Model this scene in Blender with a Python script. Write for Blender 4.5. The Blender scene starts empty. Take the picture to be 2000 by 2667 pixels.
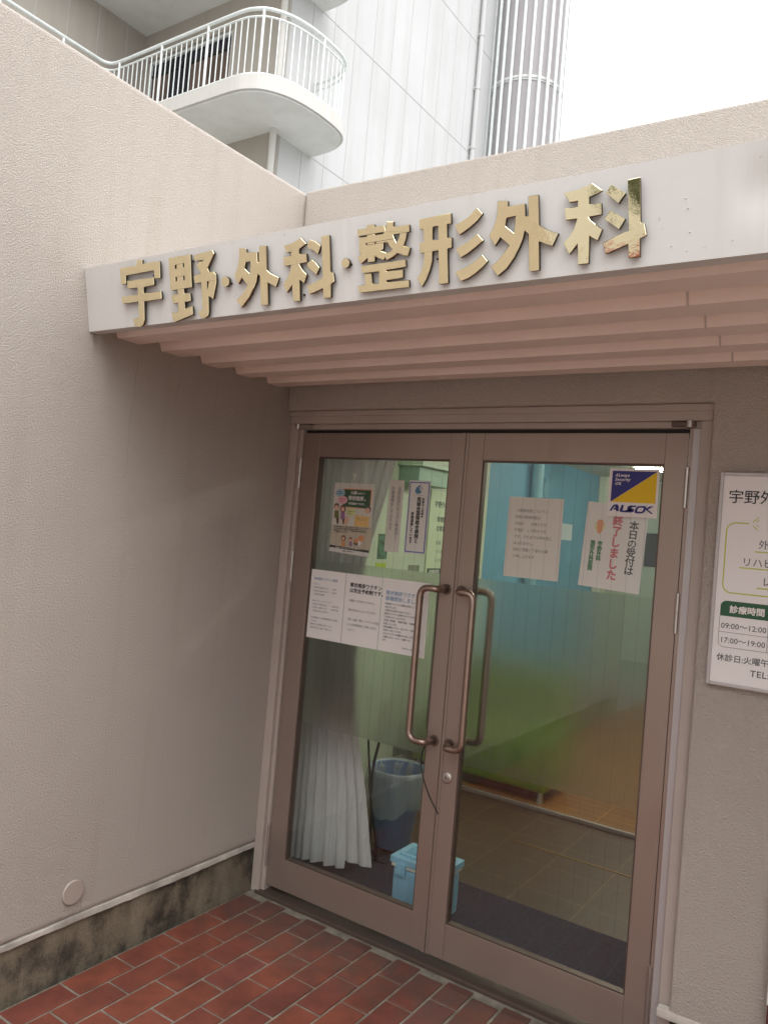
import bpy, bmesh, math, random
from mathutils import Vector, Matrix
rnd = random.Random(7)
scn = bpy.context.scene
COL = scn.collection

# ------------------------------------------------------------------ camera
cd = bpy.data.cameras.new('camera')
cam = bpy.data.objects.new('camera', cd); COL.objects.link(cam)
cd.sensor_fit = 'VERTICAL'; cd.sensor_height = 36.0
cd.lens = 2027.507 / 2667.0 * 36.0
cd.clip_start = 0.05; cd.clip_end = 500
R_ = ((0.828773, -0.556742, -0.056335), (0.553294, 0.830345, -0.066279), (0.083678, 0.02376, 0.99621))
cam.matrix_world = Matrix(((R_[0][0], R_[0][2], -R_[0][1], 2.33027),
                           (R_[1][0], R_[1][2], -R_[1][1], -2.69173),
                           (R_[2][0], R_[2][2], -R_[2][1], 1.64237), (0, 0, 0, 1)))
scn.camera = cam
CX, CY, CZ = 2.33027, -2.69173, 1.64237

# ------------------------------------------------------------------ sky, sun, exposure
w = bpy.data.worlds.new('World'); scn.world = w; w.use_nodes = True
nt = w.node_tree; bg = nt.nodes['Background']
sky = nt.nodes.new('ShaderNodeTexSky'); sky.sky_type = 'NISHITA'; sky.sun_disc = False
SUN_EL, SUN_AZ = math.radians(58), math.radians(125)      # azimuth measured clockwise from +Y
sky.sun_elevation = SUN_EL; sky.sun_rotation = SUN_AZ
sky.air_density = 1.0; sky.dust_density = 4.0
hs = nt.nodes.new('ShaderNodeHueSaturation'); hs.inputs['Saturation'].default_value = 0.12
nt.links.new(sky.outputs[0], hs.inputs['Color']); 
ov = nt.nodes.new('ShaderNodeMix'); ov.data_type = 'RGBA'      # closed cloud layer over the clear-sky model
ov.inputs[0].default_value = 0.85
tc = nt.nodes.new('ShaderNodeTexCoord'); sx = nt.nodes.new('ShaderNodeSeparateXYZ'); nt.links.new(tc.outputs['Generated'], sx.inputs[0])
mr = nt.nodes.new('ShaderNodeMapRange'); nt.links.new(sx.outputs['Z'], mr.inputs['Value'])     # overcast sky: zenith three times the horizon
mr.inputs['From Min'].default_value = 0.0; mr.inputs['From Max'].default_value = 1.0; mr.inputs['To Min'].default_value = 0.32; mr.inputs['To Max'].default_value = 1.0
cm = nt.nodes.new('ShaderNodeMix'); cm.data_type = 'RGBA'; cm.inputs[6].default_value = (0, 0, 0, 1); cm.inputs[7].default_value = (11.3, 11.35, 11.4, 1)
nt.links.new(mr.outputs[0], cm.inputs[0]); nt.links.new(cm.outputs[2], ov.inputs[7])
nt.links.new(hs.outputs[0], ov.inputs[6]); nt.links.new(ov.outputs[2], bg.inputs[0])
bg.inputs[1].default_value = 0.15
sl = bpy.data.lights.new('sun', 'SUN'); sl.energy = 0.5; sl.angle = math.radians(50); sl.color = (1.0, 0.98, 0.95)
sun = bpy.data.objects.new('sun', sl); COL.objects.link(sun)
sdir = Vector((math.sin(SUN_AZ) * math.cos(SUN_EL), math.cos(SUN_AZ) * math.cos(SUN_EL), math.sin(SUN_EL)))
sun.rotation_euler = sdir.to_track_quat('Z', 'Y').to_euler(); sun.location = (6, -8, 12)
vs = scn.view_settings
vs.view_transform = 'Standard'; vs.look = 'None'; vs.exposure = 1.14; vs.gamma = 1.0; vs.use_curve_mapping = False
scn.render.engine = 'CYCLES'
scn.cycles.use_denoising = True
scn.cycles.max_bounces = 10; scn.cycles.transparent_max_bounces = 24
scn.cycles.sample_clamp_indirect = 6.0
scn.cycles.caustics_reflective = False; scn.cycles.caustics_refractive = False

# ------------------------------------------------------------------ materials
def new_mat(name):
    m = bpy.data.materials.new(name); m.use_nodes = True
    return m, m.node_tree, m.node_tree.nodes['Principled BSDF']
def node(t, typ, **kw):
    n = t.nodes.new(typ)
    for k, v in kw.items():
        if hasattr(n, k): setattr(n, k, v)
        else: n.inputs[k].default_value = v
    return n
def ramp(t, stops):
    r = t.nodes.new('ShaderNodeValToRGB')
    els = r.color_ramp.elements
    while len(els) < len(stops): els.new(0.5)
    for e, (p, c) in zip(els, stops):
        e.position = p; e.color = (*c, 1) if len(c) == 3 else c
    return r
def mix(t, a, b, fac, blend='MIX'):
    n = t.nodes.new('ShaderNodeMix'); n.data_type = 'RGBA'; n.blend_type = blend
    for s, v in ((6, a), (7, b), (0, fac)):
        if isinstance(v, (tuple, list)): n.inputs[s].default_value = (*v, 1)
        elif isinstance(v, (int, float)): n.inputs[s].default_value = v
        else: t.links.new(v, n.inputs[s])
    return n.outputs[2]
def coords(t, scale=(1, 1, 1), rot=(0, 0, 0)):
    g = t.nodes.new('ShaderNodeNewGeometry')
    mp = t.nodes.new('ShaderNodeMapping'); mp.inputs['Scale'].default_value = scale; mp.inputs['Rotation'].default_value = rot
    t.links.new(g.outputs['Position'], mp.inputs['Vector'])
    return mp.outputs[0]
def noise(t, vec, scale, detail=3, rough=0.5, dist=0.0):
    n = node(t, 'ShaderNodeTexNoise'); n.inputs['Scale'].default_value = scale
    n.inputs['Detail'].default_value = detail; n.inputs['Roughness'].default_value = rough
    n.inputs['Distortion'].default_value = dist
    if vec is not None: t.links.new(vec, n.inputs['Vector'])
    return n.outputs['Fac']
def bump(t, b, height, strength=0.5, distance=0.01):
    n = t.nodes.new('ShaderNodeBump'); n.inputs['Strength'].default_value = strength; n.inputs['Distance'].default_value = distance
    t.links.new(height, n.inputs['Height']); t.links.new(n.outputs[0], b.inputs['Normal'])
def plain(name, col, rough=0.5, metal=0.0, var=0.06, vscale=6.0, bmp=0.0, bscale=60.0, **kw):
    m, t, b = new_mat(name)
    v = noise(t, coords(t), vscale, 4)
    r = ramp(t, [(0.3, tuple(c * (1 - var) for c in col)), (0.7, tuple(min(1, c * (1 + var)) for c in col))])
    t.links.new(v, r.inputs[0]); t.links.new(r.outputs[0], b.inputs['Base Color'])
    b.inputs['Roughness'].default_value = rough; b.inputs['Metallic'].default_value = metal
    if bmp: bump(t, b, noise(t, coords(t), bscale, 3), bmp, 0.002)
    for k, val in kw.items(): b.inputs[k].default_value = val
    return m

def stucco(name, col, rot, grain=1.0, wear=True):
    m, t, b = new_mat(name)
    # sprayed stucco: short raised worms, slightly stretched along the spray direction
    v1 = coords(t, (1, 1, 1), rot)
    mp = t.nodes.new('ShaderNodeMapping'); mp.inputs['Scale'].default_value = (1.0, 1.0, 0.55)
    t.links.new(v1, mp.inputs['Vector'])
    n1 = noise(t, mp.outputs[0], 285 * grain, 2.0, 0.5, 0.5)
    n2 = noise(t, mp.outputs[0], 140 * grain, 2, 0.5)
    r1 = ramp(t, [(0.38, (0, 0, 0)), (0.50, (0.35, 0.35, 0.35)), (0.66, (1, 1, 1))]); t.links.new(n1, r1.inputs[0])
    h = mix(t, r1.outputs[0], n2, 0.3)
    bump(t, b, h, 0.85, 0.0045)
    big = noise(t, coords(t), 1.3, 5, 0.6)
    streak = noise(t, coords(t, (9, 9, 0.55)), 1.6, 4, 0.6)
    c0 = tuple(c * 0.94 for c in col)
    rb = ramp(t, [(0.32, c0), (0.68, col)]); t.links.new(big, rb.inputs[0])
    out = rb.outputs[0]
    if wear:
        rs = ramp(t, [(0.25, (0.86, 0.83, 0.79)), (0.45, (1, 1, 1))]); t.links.new(streak, rs.inputs[0])
        out = mix(t, out, rs.outputs[0], 0.42, 'MULTIPLY')
    t.links.new(out, b.inputs['Base Color'])
    b.inputs['Roughness'].default_value = 0.62
    return m
WALLC = (0.500, 0.443, 0.395)
M_STUC_L = stucco('stucco_left', WALLC, (math.radians(35), 0, 0))
M_STUC_E = stucco('stucco_entrance', WALLC, (0, math.radians(50), 0), 1.0)
M_PAINT = plain('beige_paint', (0.42, 0.355, 0.315), 0.45, bmp=0.1, bscale=90)
def fascia_mat():
    m, t, b = new_mat('fascia_paint')
    a = noise(t, coords(t), 2.2, 4, 0.6); st = noise(t, coords(t, (14, 1, 0.9)), 1.5, 5, 0.65); sp = noise(t, coords(t), 55, 2, 0.6)
    r = ramp(t, [(0.3, (0.645, 0.635, 0.62)), (0.7, (0.695, 0.685, 0.67))]); t.links.new(a, r.inputs[0])
    rs = ramp(t, [(0.28, (0.90, 0.885, 0.86)), (0.46, (1, 1, 1))]); t.links.new(st, rs.inputs[0])
    rp = ramp(t, [(0.24, (0.72, 0.69, 0.66)), (0.30, (1, 1, 1))]); t.links.new(sp, rp.inputs[0])
    c = mix(t, mix(t, r.outputs[0], rs.outputs[0], 0.55, 'MULTIPLY'), rp.outputs[0], 0.5, 'MULTIPLY')
    t.links.new(c, b.inputs['Base Color']); b.inputs['Roughness'].default_value = 0.38
    lo = noise(t, coords(t), 2.6, 1, 0.4)
    bump(t, b, lo, 0.10, 0.05)
    return m
M_FASCIA = fascia_mat()
M_SOFFIT = plain('soffit_paint', (0.88, 0.745, 0.685), 0.45, var=0.04, vscale=5)
M_LIP = plain('mortar_lip', (0.50, 0.465, 0.42), 0.8, var=0.35, vscale=9, bmp=0.5, bscale=70)

def plinth_mat():
    m, t, b = new_mat('stained_concrete')
    a = noise(t, coords(t, (1, 1, 0.75)), 2.6, 7, 0.7)
    r = ramp(t, [(0.38, (0.022, 0.019, 0.017)), (0.45, (0.085, 0.072, 0.055)), (0.52, (0.20, 0.165, 0.12)), (0.68, (0.30, 0.26, 0.20))])
    t.links.new(a, r.inputs[0])
    s = noise(t, coords(t, (6, 6, 0.7)), 3, 4, 0.6)
    rs = ramp(t, [(0.35, (0.45, 0.42, 0.38)), (0.6, (1, 1, 1))]); t.links.new(s, rs.inputs[0])
    c = mix(t, r.outputs[0], rs.outputs[0], 0.45, 'MULTIPLY')
    sp = noise(t, coords(t), 160, 2, 0.6)
    rsp = ramp(t, [(0.45, (0.8, 0.8, 0.8)), (0.75, (1.35, 1.3, 1.25))]); t.links.new(sp, rsp.inputs[0])
    c = mix(t, c, rsp.outputs[0], 0.7, 'MULTIPLY')
    t.links.new(c, b.inputs['Base Color']); b.inputs['Roughness'].default_value = 0.85
    bump(t, b, noise(t, coords(t), 55, 5, 0.7), 0.5, 0.004)
    return m
M_PLINTH = plinth_mat()

def tile_mat():
    m, t, b = new_mat('brick_tile')
    g = t.nodes.new('ShaderNodeNewGeometry')
    r = ramp(t, [(0.0, (0.165, 0.044, 0.030)), (0.4, (0.178, 0.049, 0.031)), (0.75, (0.20, 0.055, 0.032)), (0.93, (0.185, 0.052, 0.034)), (1.0, (0.165, 0.05, 0.044))])
    t.links.new(g.outputs['Random Per Island'], r.inputs[0])
    d = noise(t, coords(t), 7, 6, 0.65)
    rd = ramp(t, [(0.35, (0.55, 0.55, 0.58)), (0.6, (1.1, 1.05, 1.0))]); t.links.new(d, rd.inputs[0])
    c = mix(t, r.outputs[0], rd.outputs[0], 0.7, 'MULTIPLY')
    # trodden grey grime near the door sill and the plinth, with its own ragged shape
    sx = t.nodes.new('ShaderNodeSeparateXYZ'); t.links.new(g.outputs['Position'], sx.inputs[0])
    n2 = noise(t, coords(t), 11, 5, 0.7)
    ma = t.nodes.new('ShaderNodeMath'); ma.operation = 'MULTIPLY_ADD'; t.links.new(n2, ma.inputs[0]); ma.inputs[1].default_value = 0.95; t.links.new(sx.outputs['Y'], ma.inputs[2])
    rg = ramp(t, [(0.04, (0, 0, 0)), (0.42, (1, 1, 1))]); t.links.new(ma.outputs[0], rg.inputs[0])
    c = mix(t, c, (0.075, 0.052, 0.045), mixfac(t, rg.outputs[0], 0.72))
    t.links.new(c, b.inputs['Base Color'])
    b.inputs['Roughness'].default_value = 0.68
    bump(t, b, noise(t, coords(t), 120, 4, 0.6), 0.35, 0.002)
    return m
def mixfac(t, f, k):
    ma = t.nodes.new('ShaderNodeMath'); ma.operation = 'MULTIPLY'; t.links.new(f, ma.inputs[0]); ma.inputs[1].default_value = k
    return ma.outputs[0]
M_TILE = tile_mat()
M_MORTAR = plain('mortar', (0.21, 0.19, 0.155), 0.9, var=0.35, vscale=18, bmp=0.6, bscale=110)
M_ASPHALT = plain('asphalt', (0.22, 0.215, 0.21), 0.9, var=0.2, vscale=40, bmp=0.4, bscale=200)
M_BRONZE = plain('bronze_aluminium', (0.35, 0.275, 0.235), 0.36, 0.55, var=0.03, vscale=2)
def uneven_sheen(m, lo, hi, scale):
    t = m.node_tree; b = t.nodes['Principled BSDF']
    n = noise(t, coords(t, (1, 1, 0.35)), scale, 6, 0.7); r = ramp(t, [(0.3, (lo,) * 3), (0.7, (hi,) * 3)]); t.links.new(n, r.inputs[0]); t.links.new(r.outputs[0], b.inputs['Roughness'])
uneven_sheen(M_BRONZE, 0.28, 0.50, 9)
M_BRONZE_D = plain('bronze_dark', (0.12, 0.085, 0.07), 0.45, 0.4, var=0.03)
M_GASKET = plain('black_gasket', (0.012, 0.012, 0.012), 0.7)
M_WIRE = plain('glass_wire', (0.10, 0.10, 0.10), 0.5)
M_PAVE = plain('bounce_concrete', (0.50, 0.43, 0.36), 0.85, var=0.12, vscale=5, bmp=0.4, bscale=90)
M_ALU = plain('pale_aluminium', (0.48, 0.45, 0.45), 0.4, 0.35, var=0.03)
M_STEEL = plain('satin_steel', (0.55, 0.51, 0.48), 0.28, 0.85, var=0.04, vscale=25)
M_HANDLE = plain('bronze_handle', (0.36, 0.27, 0.23), 0.30, 0.9, var=0.06, vscale=30)
M_BLACK = plain('black_rubber', (0.012, 0.012, 0.013), 0.45)

def glass_mat():
    m, t, b = new_mat('door_glass')
    t.nodes.remove(b)
    out = [n for n in t.nodes if n.type == 'OUTPUT_MATERIAL'][0]
    tr = node(t, 'ShaderNodeBsdfTransparent'); tr.inputs[0].default_value = (0.97, 0.975, 0.965, 1)
    gl = node(t, 'ShaderNodeBsdfGlossy'); gl.inputs['Roughness'].default_value = 0.0; gl.inputs[0].default_value = (1, 1, 1, 1)
    fr = node(t, 'ShaderNodeFresnel'); fr.inputs['IOR'].default_value = 1.75
    mx = node(t, 'ShaderNodeMixShader')
    ge = t.nodes.new('ShaderNodeNewGeometry')      # straight-through pane: reflect at the entry face only, no false inner total reflection
    sb = node(t, 'ShaderNodeMath', operation='SUBTRACT'); sb.inputs[0].default_value = 1.0; t.links.new(ge.outputs['Backfacing'], sb.inputs[1])
    ml = node(t, 'ShaderNodeMath', operation='MULTIPLY'); t.links.new(fr.outputs[0], ml.inputs[0]); t.links.new(sb.outputs[0], ml.inputs[1])
    t.links.new(ml.outputs[0], mx.inputs[0]); t.links.new(tr.outputs[0], mx.inputs[1]); t.links.new(gl.outputs[0], mx.inputs[2])
    t.links.new(mx.outputs[0], out.inputs[0])
    return m
M_GLASS = glass_mat()
def film_mat():
    m, t, b = new_mat('frosted_film')
    t.nodes.remove(b)
    out = [n for n in t.nodes if n.type == 'OUTPUT_MATERIAL'][0]
    rf = node(t, 'ShaderNodeBsdfRefraction'); rf.inputs['IOR'].default_value = 1.45; rf.inputs['Roughness'].default_value = 0.27
    rf.inputs[0].default_value = (0.95, 0.97, 0.95, 1)
    tl = node(t, 'ShaderNodeBsdfDiffuse'); tl.inputs[0].default_value = (0.62, 0.62, 0.58, 1)
    mx = node(t, 'ShaderNodeMixShader'); mx.inputs[0].default_value = 0.05
    t.links.new(rf.outputs[0], mx.inputs[1]); t.links.new(tl.outputs[0], mx.inputs[2])
    t.links.new(mx.outputs[0], out.inputs[0])
    return m
M_FILM = film_mat()

def gold_mat(name, rough, hammered):
    m, t, b = new_mat(name)
    b.inputs['Base Color'].default_value = (1.0, 0.89, 0.60, 1); b.inputs['Metallic'].default_value = 1.0
    b.inputs['Roughness'].default_value = rough
    n1 = noise(t, coords(t, (1, 1, 1)), hammered, 3, 0.55); n2 = noise(t, coords(t), 9.0, 1, 0.5)
    n = mix(t, n1, n2, 0.90)
    bump(t, b, n, 0.13, 0.012)
    return m
M_GOLD = gold_mat('gold_mirror_metal', 0.06, 60)
M_GOLDSIDE = plain('dark_letter_side', (0.06, 0.045, 0.025), 0.5, 0.3)
def flat(name, col, rough=0.55, **kw):
    return plain(name, col, rough, var=0.02, vscale=9, **kw)
M_PAPER = flat('white_paper', (0.80, 0.77, 0.75), 0.6)
M_PAPERW = flat('cream_paper', (0.76, 0.71, 0.66), 0.6)
M_INK = flat('black_ink', (0.02, 0.02, 0.02))
M_INKG = flat('grey_ink', (0.11, 0.11, 0.11))
M_BLUE_INK = flat('pale_blue_ink', (0.16, 0.30, 0.48))
M_NAVY = flat('navy_print', (0.028, 0.03, 0.20))
M_YEL = flat('yellow_print', (0.78, 0.52, 0.005))
M_RED = flat('red_print', (0.62, 0.05, 0.06))
M_GRN = flat('green_print', (0.03, 0.20, 0.07))
M_DGRN = flat('chalkboard_green', (0.02, 0.10, 0.045))
M_LIME = flat('lime_line', (0.52, 0.58, 0.03))
M_ORANGE = flat('orange_print', (0.80, 0.33, 0.14))
M_SKIN = flat('print_skin', (0.78, 0.47, 0.33))
M_BROWN = flat('print_brown', (0.12, 0.05, 0.03))
M_PINKP = flat('print_pink', (0.80, 0.42, 0.50))
M_BLUEP = flat('print_blue', (0.36, 0.60, 0.74))
M_PURP = flat('print_purple', (0.35, 0.17, 0.35))
M_OLIVE = flat('print_olive', (0.16, 0.18, 0.04))
M_TAN = flat('print_tan', (0.80, 0.52, 0.18))
M_PYEL = flat('print_pale_yellow', (0.74, 0.74, 0.36))
M_BORDER = flat('royal_blue_print', (0.05, 0.12, 0.48))
M_TEALLOGO = flat('logo_blue', (0.04, 0.22, 0.42))
M_SIGN = plain('sign_face', (0.83, 0.80, 0.80), 0.28, var=0.01)

M_IWALL = flat('pale_green_wall', (0.54, 0.62, 0.49), 0.6)  # base colour includes the green cast of the lighting and door glass
M_ICEIL = flat('ceiling_white', (0.62, 0.66, 0.55), 0.7)
M_TEAL = flat('teal_wall', (0.10, 0.33, 0.48), 0.6)
M_TEALP = flat('teal_pipe', (0.20, 0.46, 0.55), 0.5)
def floor_mat(name, c1, c2, sx, sy, rough):
    m, t, b = new_mat(name)
    br = t.nodes.new('ShaderNodeTexBrick'); t.links.new(coords(t), br.inputs['Vector'])
    br.inputs['Color1'].default_value = (*c1, 1); br.inputs['Color2'].default_value = (*c2, 1)
    br.inputs['Mortar'].default_value = (*(x * 1.7 for x in c1), 1)
    br.inputs['Scale'].default_value = 1.0; br.inputs['Brick Width'].default_value = sx; br.inputs['Row Height'].default_value = sy
    br.inputs['Mortar Size'].default_value = 0.004; br.offset = 0.0
    n = noise(t, coords(t), 12, 5, 0.6)
    rn = ramp(t, [(0.3, (0.8, 0.8, 0.8)), (0.7, (1.1, 1.1, 1.1))]); t.links.new(n, rn.inputs[0])
    t.links.new(mix(t, br.outputs[0], rn.outputs[0], 0.8, 'MULTIPLY'), b.inputs['Base Color'])
    b.inputs['Roughness'].default_value = rough
    return m
M_IFLOOR = floor_mat('entry_tile', (0.085, 0.055, 0.036), (0.075, 0.05, 0.033), 0.3, 0.3, 0.45)
M_WOOD = floor_mat('orange_wood', (0.27, 0.12, 0.035), (0.22, 0.095, 0.03), 0.9, 0.09, 0.3)
M_MAT = plain('navy_carpet', (0.032, 0.030, 0.048), 0.95, var=0.4, vscale=90, bmp=0.8, bscale=300)
M_BENCH = plain('lime_vinyl', (0.17, 0.26, 0.03), 0.45)
M_DKRED = plain('dark_red_panel', (0.10, 0.03, 0.03), 0.5)
def curtain_mat():
    m, t, b = new_mat('curtain_cloth')
    out = [n for n in t.nodes if n.type == 'OUTPUT_MATERIAL'][0]
    df = node(t, 'ShaderNodeBsdfDiffuse'); tl = node(t, 'ShaderNodeBsdfTranslucent')
    c = noise(t, coords(t, (40, 40, 2)), 4, 2); r = ramp(t, [(0.3, (0.50, 0.50, 0.50)), (0.7, (0.60, 0.60, 0.595))]); t.links.new(c, r.inputs[0])
    t.links.new(r.outputs[0], df.inputs[0]); t.links.new(r.outputs[0], tl.inputs[0])
    mx = node(t, 'ShaderNodeMixShader'); mx.inputs[0].default_value = 0.12
    t.links.new(df.outputs[0], mx.inputs[1]); t.links.new(tl.outputs[0], mx.inputs[2]); t.links.new(mx.outputs[0], out.inputs[0])
    t.nodes.remove(b)
    return m
M_CURT = curtain_mat()
def liner_mat():
    m, t, b = new_mat('clear_bag')
    out = [n for n in t.nodes if n.type == 'OUTPUT_MATERIAL'][0]
    tr = node(t, 'ShaderNodeBsdfTransparent'); mx = node(t, 'ShaderNodeMixShader'); mx.inputs[0].default_value = 0.34
    b.inputs['Base Color'].default_value = (0.75, 0.80, 0.78, 1); b.inputs['Roughness'].default_value = 0.25
    bump(t, b, noise(t, coords(t), 25, 3), 0.6, 0.01)
    t.links.new(tr.outputs[0], mx.inputs[1]); t.links.new(b.outputs[0], mx.inputs[2]); t.links.new(mx.outputs[0], out.inputs[0])
    return m
M_LINER = liner_mat()
M_BIN = plain('blue_bin_plastic', (0.16, 0.26, 0.42), 0.45)
M_COOL = plain('sky_blue_plastic', (0.28, 0.56, 0.74), 0.4, bmp=0.1, bscale=200)
M_COOLD = plain('blue_plastic_lid', (0.17, 0.42, 0.62), 0.4)
M_COOLW = plain('offwhite_plastic', (0.66, 0.66, 0.56), 0.45)
M_LAMP, t_, b_ = new_mat('lamp_glow')
b_.inputs['Base Color'].default_value = (0.9, 0.9, 0.9, 1)
b_.inputs['Emission Color'].default_value = (1.0, 0.95, 0.84, 1); b_.inputs['Emission Strength'].default_value = 29.0
M_DARK = plain('dark_screen', (0.012, 0.014, 0.013), 0.3)

def panel_mat(name, col, axis):
    m, t, b = new_mat(name)
    a = noise(t, coords(t), 0.7, 5, 0.6)
    s = noise(t, coords(t, (2.2, 2.2, 0.16)), 1.6, 5, 0.6)
    r = ramp(t, [(0.3, tuple(c * 0.93 for c in col)), (0.7, col)]); t.links.new(a, r.inputs[0])
    rs = ramp(t, [(0.3, (0.9, 0.89, 0.87)), (0.55, (1, 1, 1))]); t.links.new(s, rs.inputs[0])
    t.links.new(mix(t, r.outputs[0], rs.outputs[0], 0.7, 'MULTIPLY'), b.inputs['Base Color'])
    b.inputs['Roughness'].default_value = 0.7
    bump(t, b, noise(t, coords(t), 18, 4, 0.6), 0.2, 0.01)
    return m
M_BLDG = panel_mat('painted_panels', (0.57, 0.575, 0.575), 0)
M_PALE = panel_mat('pale_render', (0.82, 0.81, 0.79), 0)
M_BLDG2 = panel_mat('painted_panels_beige', (0.42, 0.385, 0.34), 0)
M_SEAM = plain('panel_seam', (0.49, 0.49, 0.49), 0.8)
M_SLAB = panel_mat('slab_paint', (0.78, 0.79, 0.775), 0)
M_SLABEDGE = panel_mat('slab_edge_paint', (0.64, 0.625, 0.595), 0)
M_RAIL = plain('white_rail_paint', (0.74, 0.78, 0.77), 0.35)
M_TOWER = panel_mat('mauve_tower_paint', (0.46, 0.435, 0.45), 0)
M_WGLASS = plain('dark_window_glass', (0.02, 0.02, 0.035), 0.08, 0.0)
M_WCURT = plain('window_curtain', (0.13, 0.09, 0.075), 0.7, var=0.4, vscale=2.5)
def leaf_mat(name, c1, c2):
    m, t, b = new_mat(name)
    g = t.nodes.new('ShaderNodeNewGeometry'); r = ramp(t, [(0, c1), (1, c2)])
    t.links.new(g.outputs['Random Per Island'], r.inputs[0]); t.links.new(r.outputs[0], b.inputs['Base Color'])
    b.inputs['Roughness'].default_value = 0.6
    return m
M_LEAF = leaf_mat('leaf_green', (0.035, 0.075, 0.015), (0.13, 0.22, 0.035))
M_FLOWER = leaf_mat('red_petals', (0.45, 0.02, 0.03), (0.7, 0.08, 0.06))
M_BARK = plain('bark', (0.12, 0.085, 0.06), 0.9, var=0.3, vscale=30, bmp=0.6, bscale=60)
M_TERRA = plain('planter_clay', (0.30, 0.14, 0.08), 0.8)

# ------------------------------------------------------------------ helpers
class MB:
    def __init__(s): s.bm = bmesh.new()
    def box(s, x0, x1, y0, y1, z0, z1):
        v = [s.bm.verts.new(p) for p in ((x0,y0,z0),(x1,y0,z0),(x1,y1,z0),(x0,y1,z0),(x0,y0,z1),(x1,y0,z1),(x1,y1,z1),(x0,y1,z1))]
        for f in ((0,3,2,1),(4,5,6,7),(0,1,5,4),(1,2,6,5),(2,3,7,6),(3,0,4,7)): s.bm.faces.new([v[i] for i in f])
        return s
    def prism(s, pts, axis, a, b):
        """closed polygon in the plane normal to axis, extruded from a to b"""
        def P(p, t):
            return {'x': (t, p[0], p[1]), 'y': (p[0], t, p[1]), 'z': (p[0], p[1], t)}[axis]
        lo = [s.bm.verts.new(P(p, a)) for p in pts]; hi = [s.bm.verts.new(P(p, b)) for p in pts]
        s.bm.faces.new(lo); s.bm.faces.new(list(reversed(hi)))
        n = len(pts)
        for i in range(n): s.bm.faces.new((lo[i], hi[i], hi[(i+1) % n], lo[(i+1) % n]))
        return s
    def strip(s, pts, axis, a, b):
        def P(p, t): return {'x': (t, p[0], p[1]), 'y': (p[0], t, p[1]), 'z': (p[0], p[1], t)}[axis]
        lo = [s.bm.verts.new(P(p, a)) for p in pts]; hi = [s.bm.verts.new(P(p, b)) for p in pts]
        for i in range(len(pts) - 1): s.bm.faces.new((lo[i], hi[i], hi[i+1], lo[i+1]))
        return s
    def tube(s, path, r, n=14, caps=True, closed=False):
        P = [Vector(p) for p in path]; rings = []
        m = len(P); up = None
        for i, p in enumerate(P):
            if closed: d = (P[(i+1) % m] - P[i-1]).normalized()
            else: d = (P[min(i+1, m-1)] - P[max(i-1, 0)]).normalized()
            if up is None:
                up = Vector((0, 0, 1)) if abs(d.z) < 0.9 else Vector((1, 0, 0))
            a = d.cross(up).normalized(); b = a.cross(d).normalized(); up = b
            rr = r[i] if isinstance(r, (list, tuple)) else r
            rings.append([s.bm.verts.new(p + rr * (math.cos(2*math.pi*k/n) * a + math.sin(2*math.pi*k/n) * b)) for k in range(n)])
        rng = range(m) if closed else range(m - 1)
        for i in rng:
            A, B = rings[i], rings[(i+1) % m]
            for k in range(n): s.bm.faces.new((A[k], A[(k+1) % n], B[(k+1) % n], B[k]))
        if caps and not closed:
            s.bm.faces.new(list(reversed(rings[0]))); s.bm.faces.new(rings[-1])
        return s
    def lathe(s, prof, cx, cy, n=32, jit=None):
        rings = []
        for j, (r, z) in enumerate(prof):
            rings.append([s.bm.verts.new((cx + (r + (jit(j, k) if jit else 0)) * math.cos(2*math.pi*k/n), cy + (r + (jit(j, k) if jit else 0)) * math.sin(2*math.pi*k/n), z)) for k in range(n)])
        for A, B in zip(rings, rings[1:]):
            for k in range(n): s.bm.faces.new((A[k], A[(k+1) % n], B[(k+1) % n], B[k]))
        return s, rings
    def disc(s, c, r, axis, t, n=32, depth=0.004):
        pts = [(c[0] + r * math.cos(2*math.pi*k/n), c[1] + r * math.sin(2*math.pi*k/n)) for k in range(n)]
        return s.prism(pts, axis, t, t + depth)
    def mark(s, idx):
        s.bm.faces.ensure_lookup_table()
        for f in s.bm.faces:
            if f.tag: continue
            f.material_index = idx; f.tag = True
        return s
    def build(s, name, mat, parent=None, smooth=False, bevel=0.0, seg=2, loc=None, autosmooth=True):
        bmesh.ops.recalc_face_normals(s.bm, faces=s.bm.faces)
        me = bpy.data.meshes.new(name); s.bm.to_mesh(me); s.bm.free()
        o = bpy.data.objects.new(name, me); COL.objects.link(o)
        if isinstance(mat, (list, tuple)):
            for x in mat: me.materials.append(x)
        else: me.materials.append(mat)
        if parent is not None:
            o.parent = parent
            o.matrix_parent_inverse = Matrix.Translation(-Vector(parent.location)) if not parent.get('rooted') else Matrix()
        if loc is not None:
            lv = Vector(loc); me.transform(Matrix.Translation(-lv)); o.location = lv
        if smooth:
            for p in me.polygons: p.use_smooth = True
            if autosmooth:
                me.set_sharp_from_angle(angle=math.radians(40))
        if bevel:
            md = o.modifiers.new('bevel', 'BEVEL'); md.width = bevel; md.segments = seg; md.limit_method = 'ANGLE'; md.angle_limit = math.radians(40)
        return o
def thing(name, label, cat, loc=(0, 0, 0), group=None):
    o = bpy.data.objects.new(name, None); COL.objects.link(o); o.location = loc
    o.empty_display_size = 0.1
    return tag(o, label, cat, group)
def tag(o, label, cat=None, group=None, kind=None):
    if label: o['label'] = label
    if cat: o['category'] = cat
    if group: o['group'] = group
    if kind: o['kind'] = kind
    return o
def arc(cx, cy, r, a0, a1, n):
    return [(cx + r * math.cos(math.radians(a0 + (a1 - a0) * i / n)), cy + r * math.sin(math.radians(a0 + (a1 - a0) * i / n))) for i in range(n + 1)]
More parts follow.
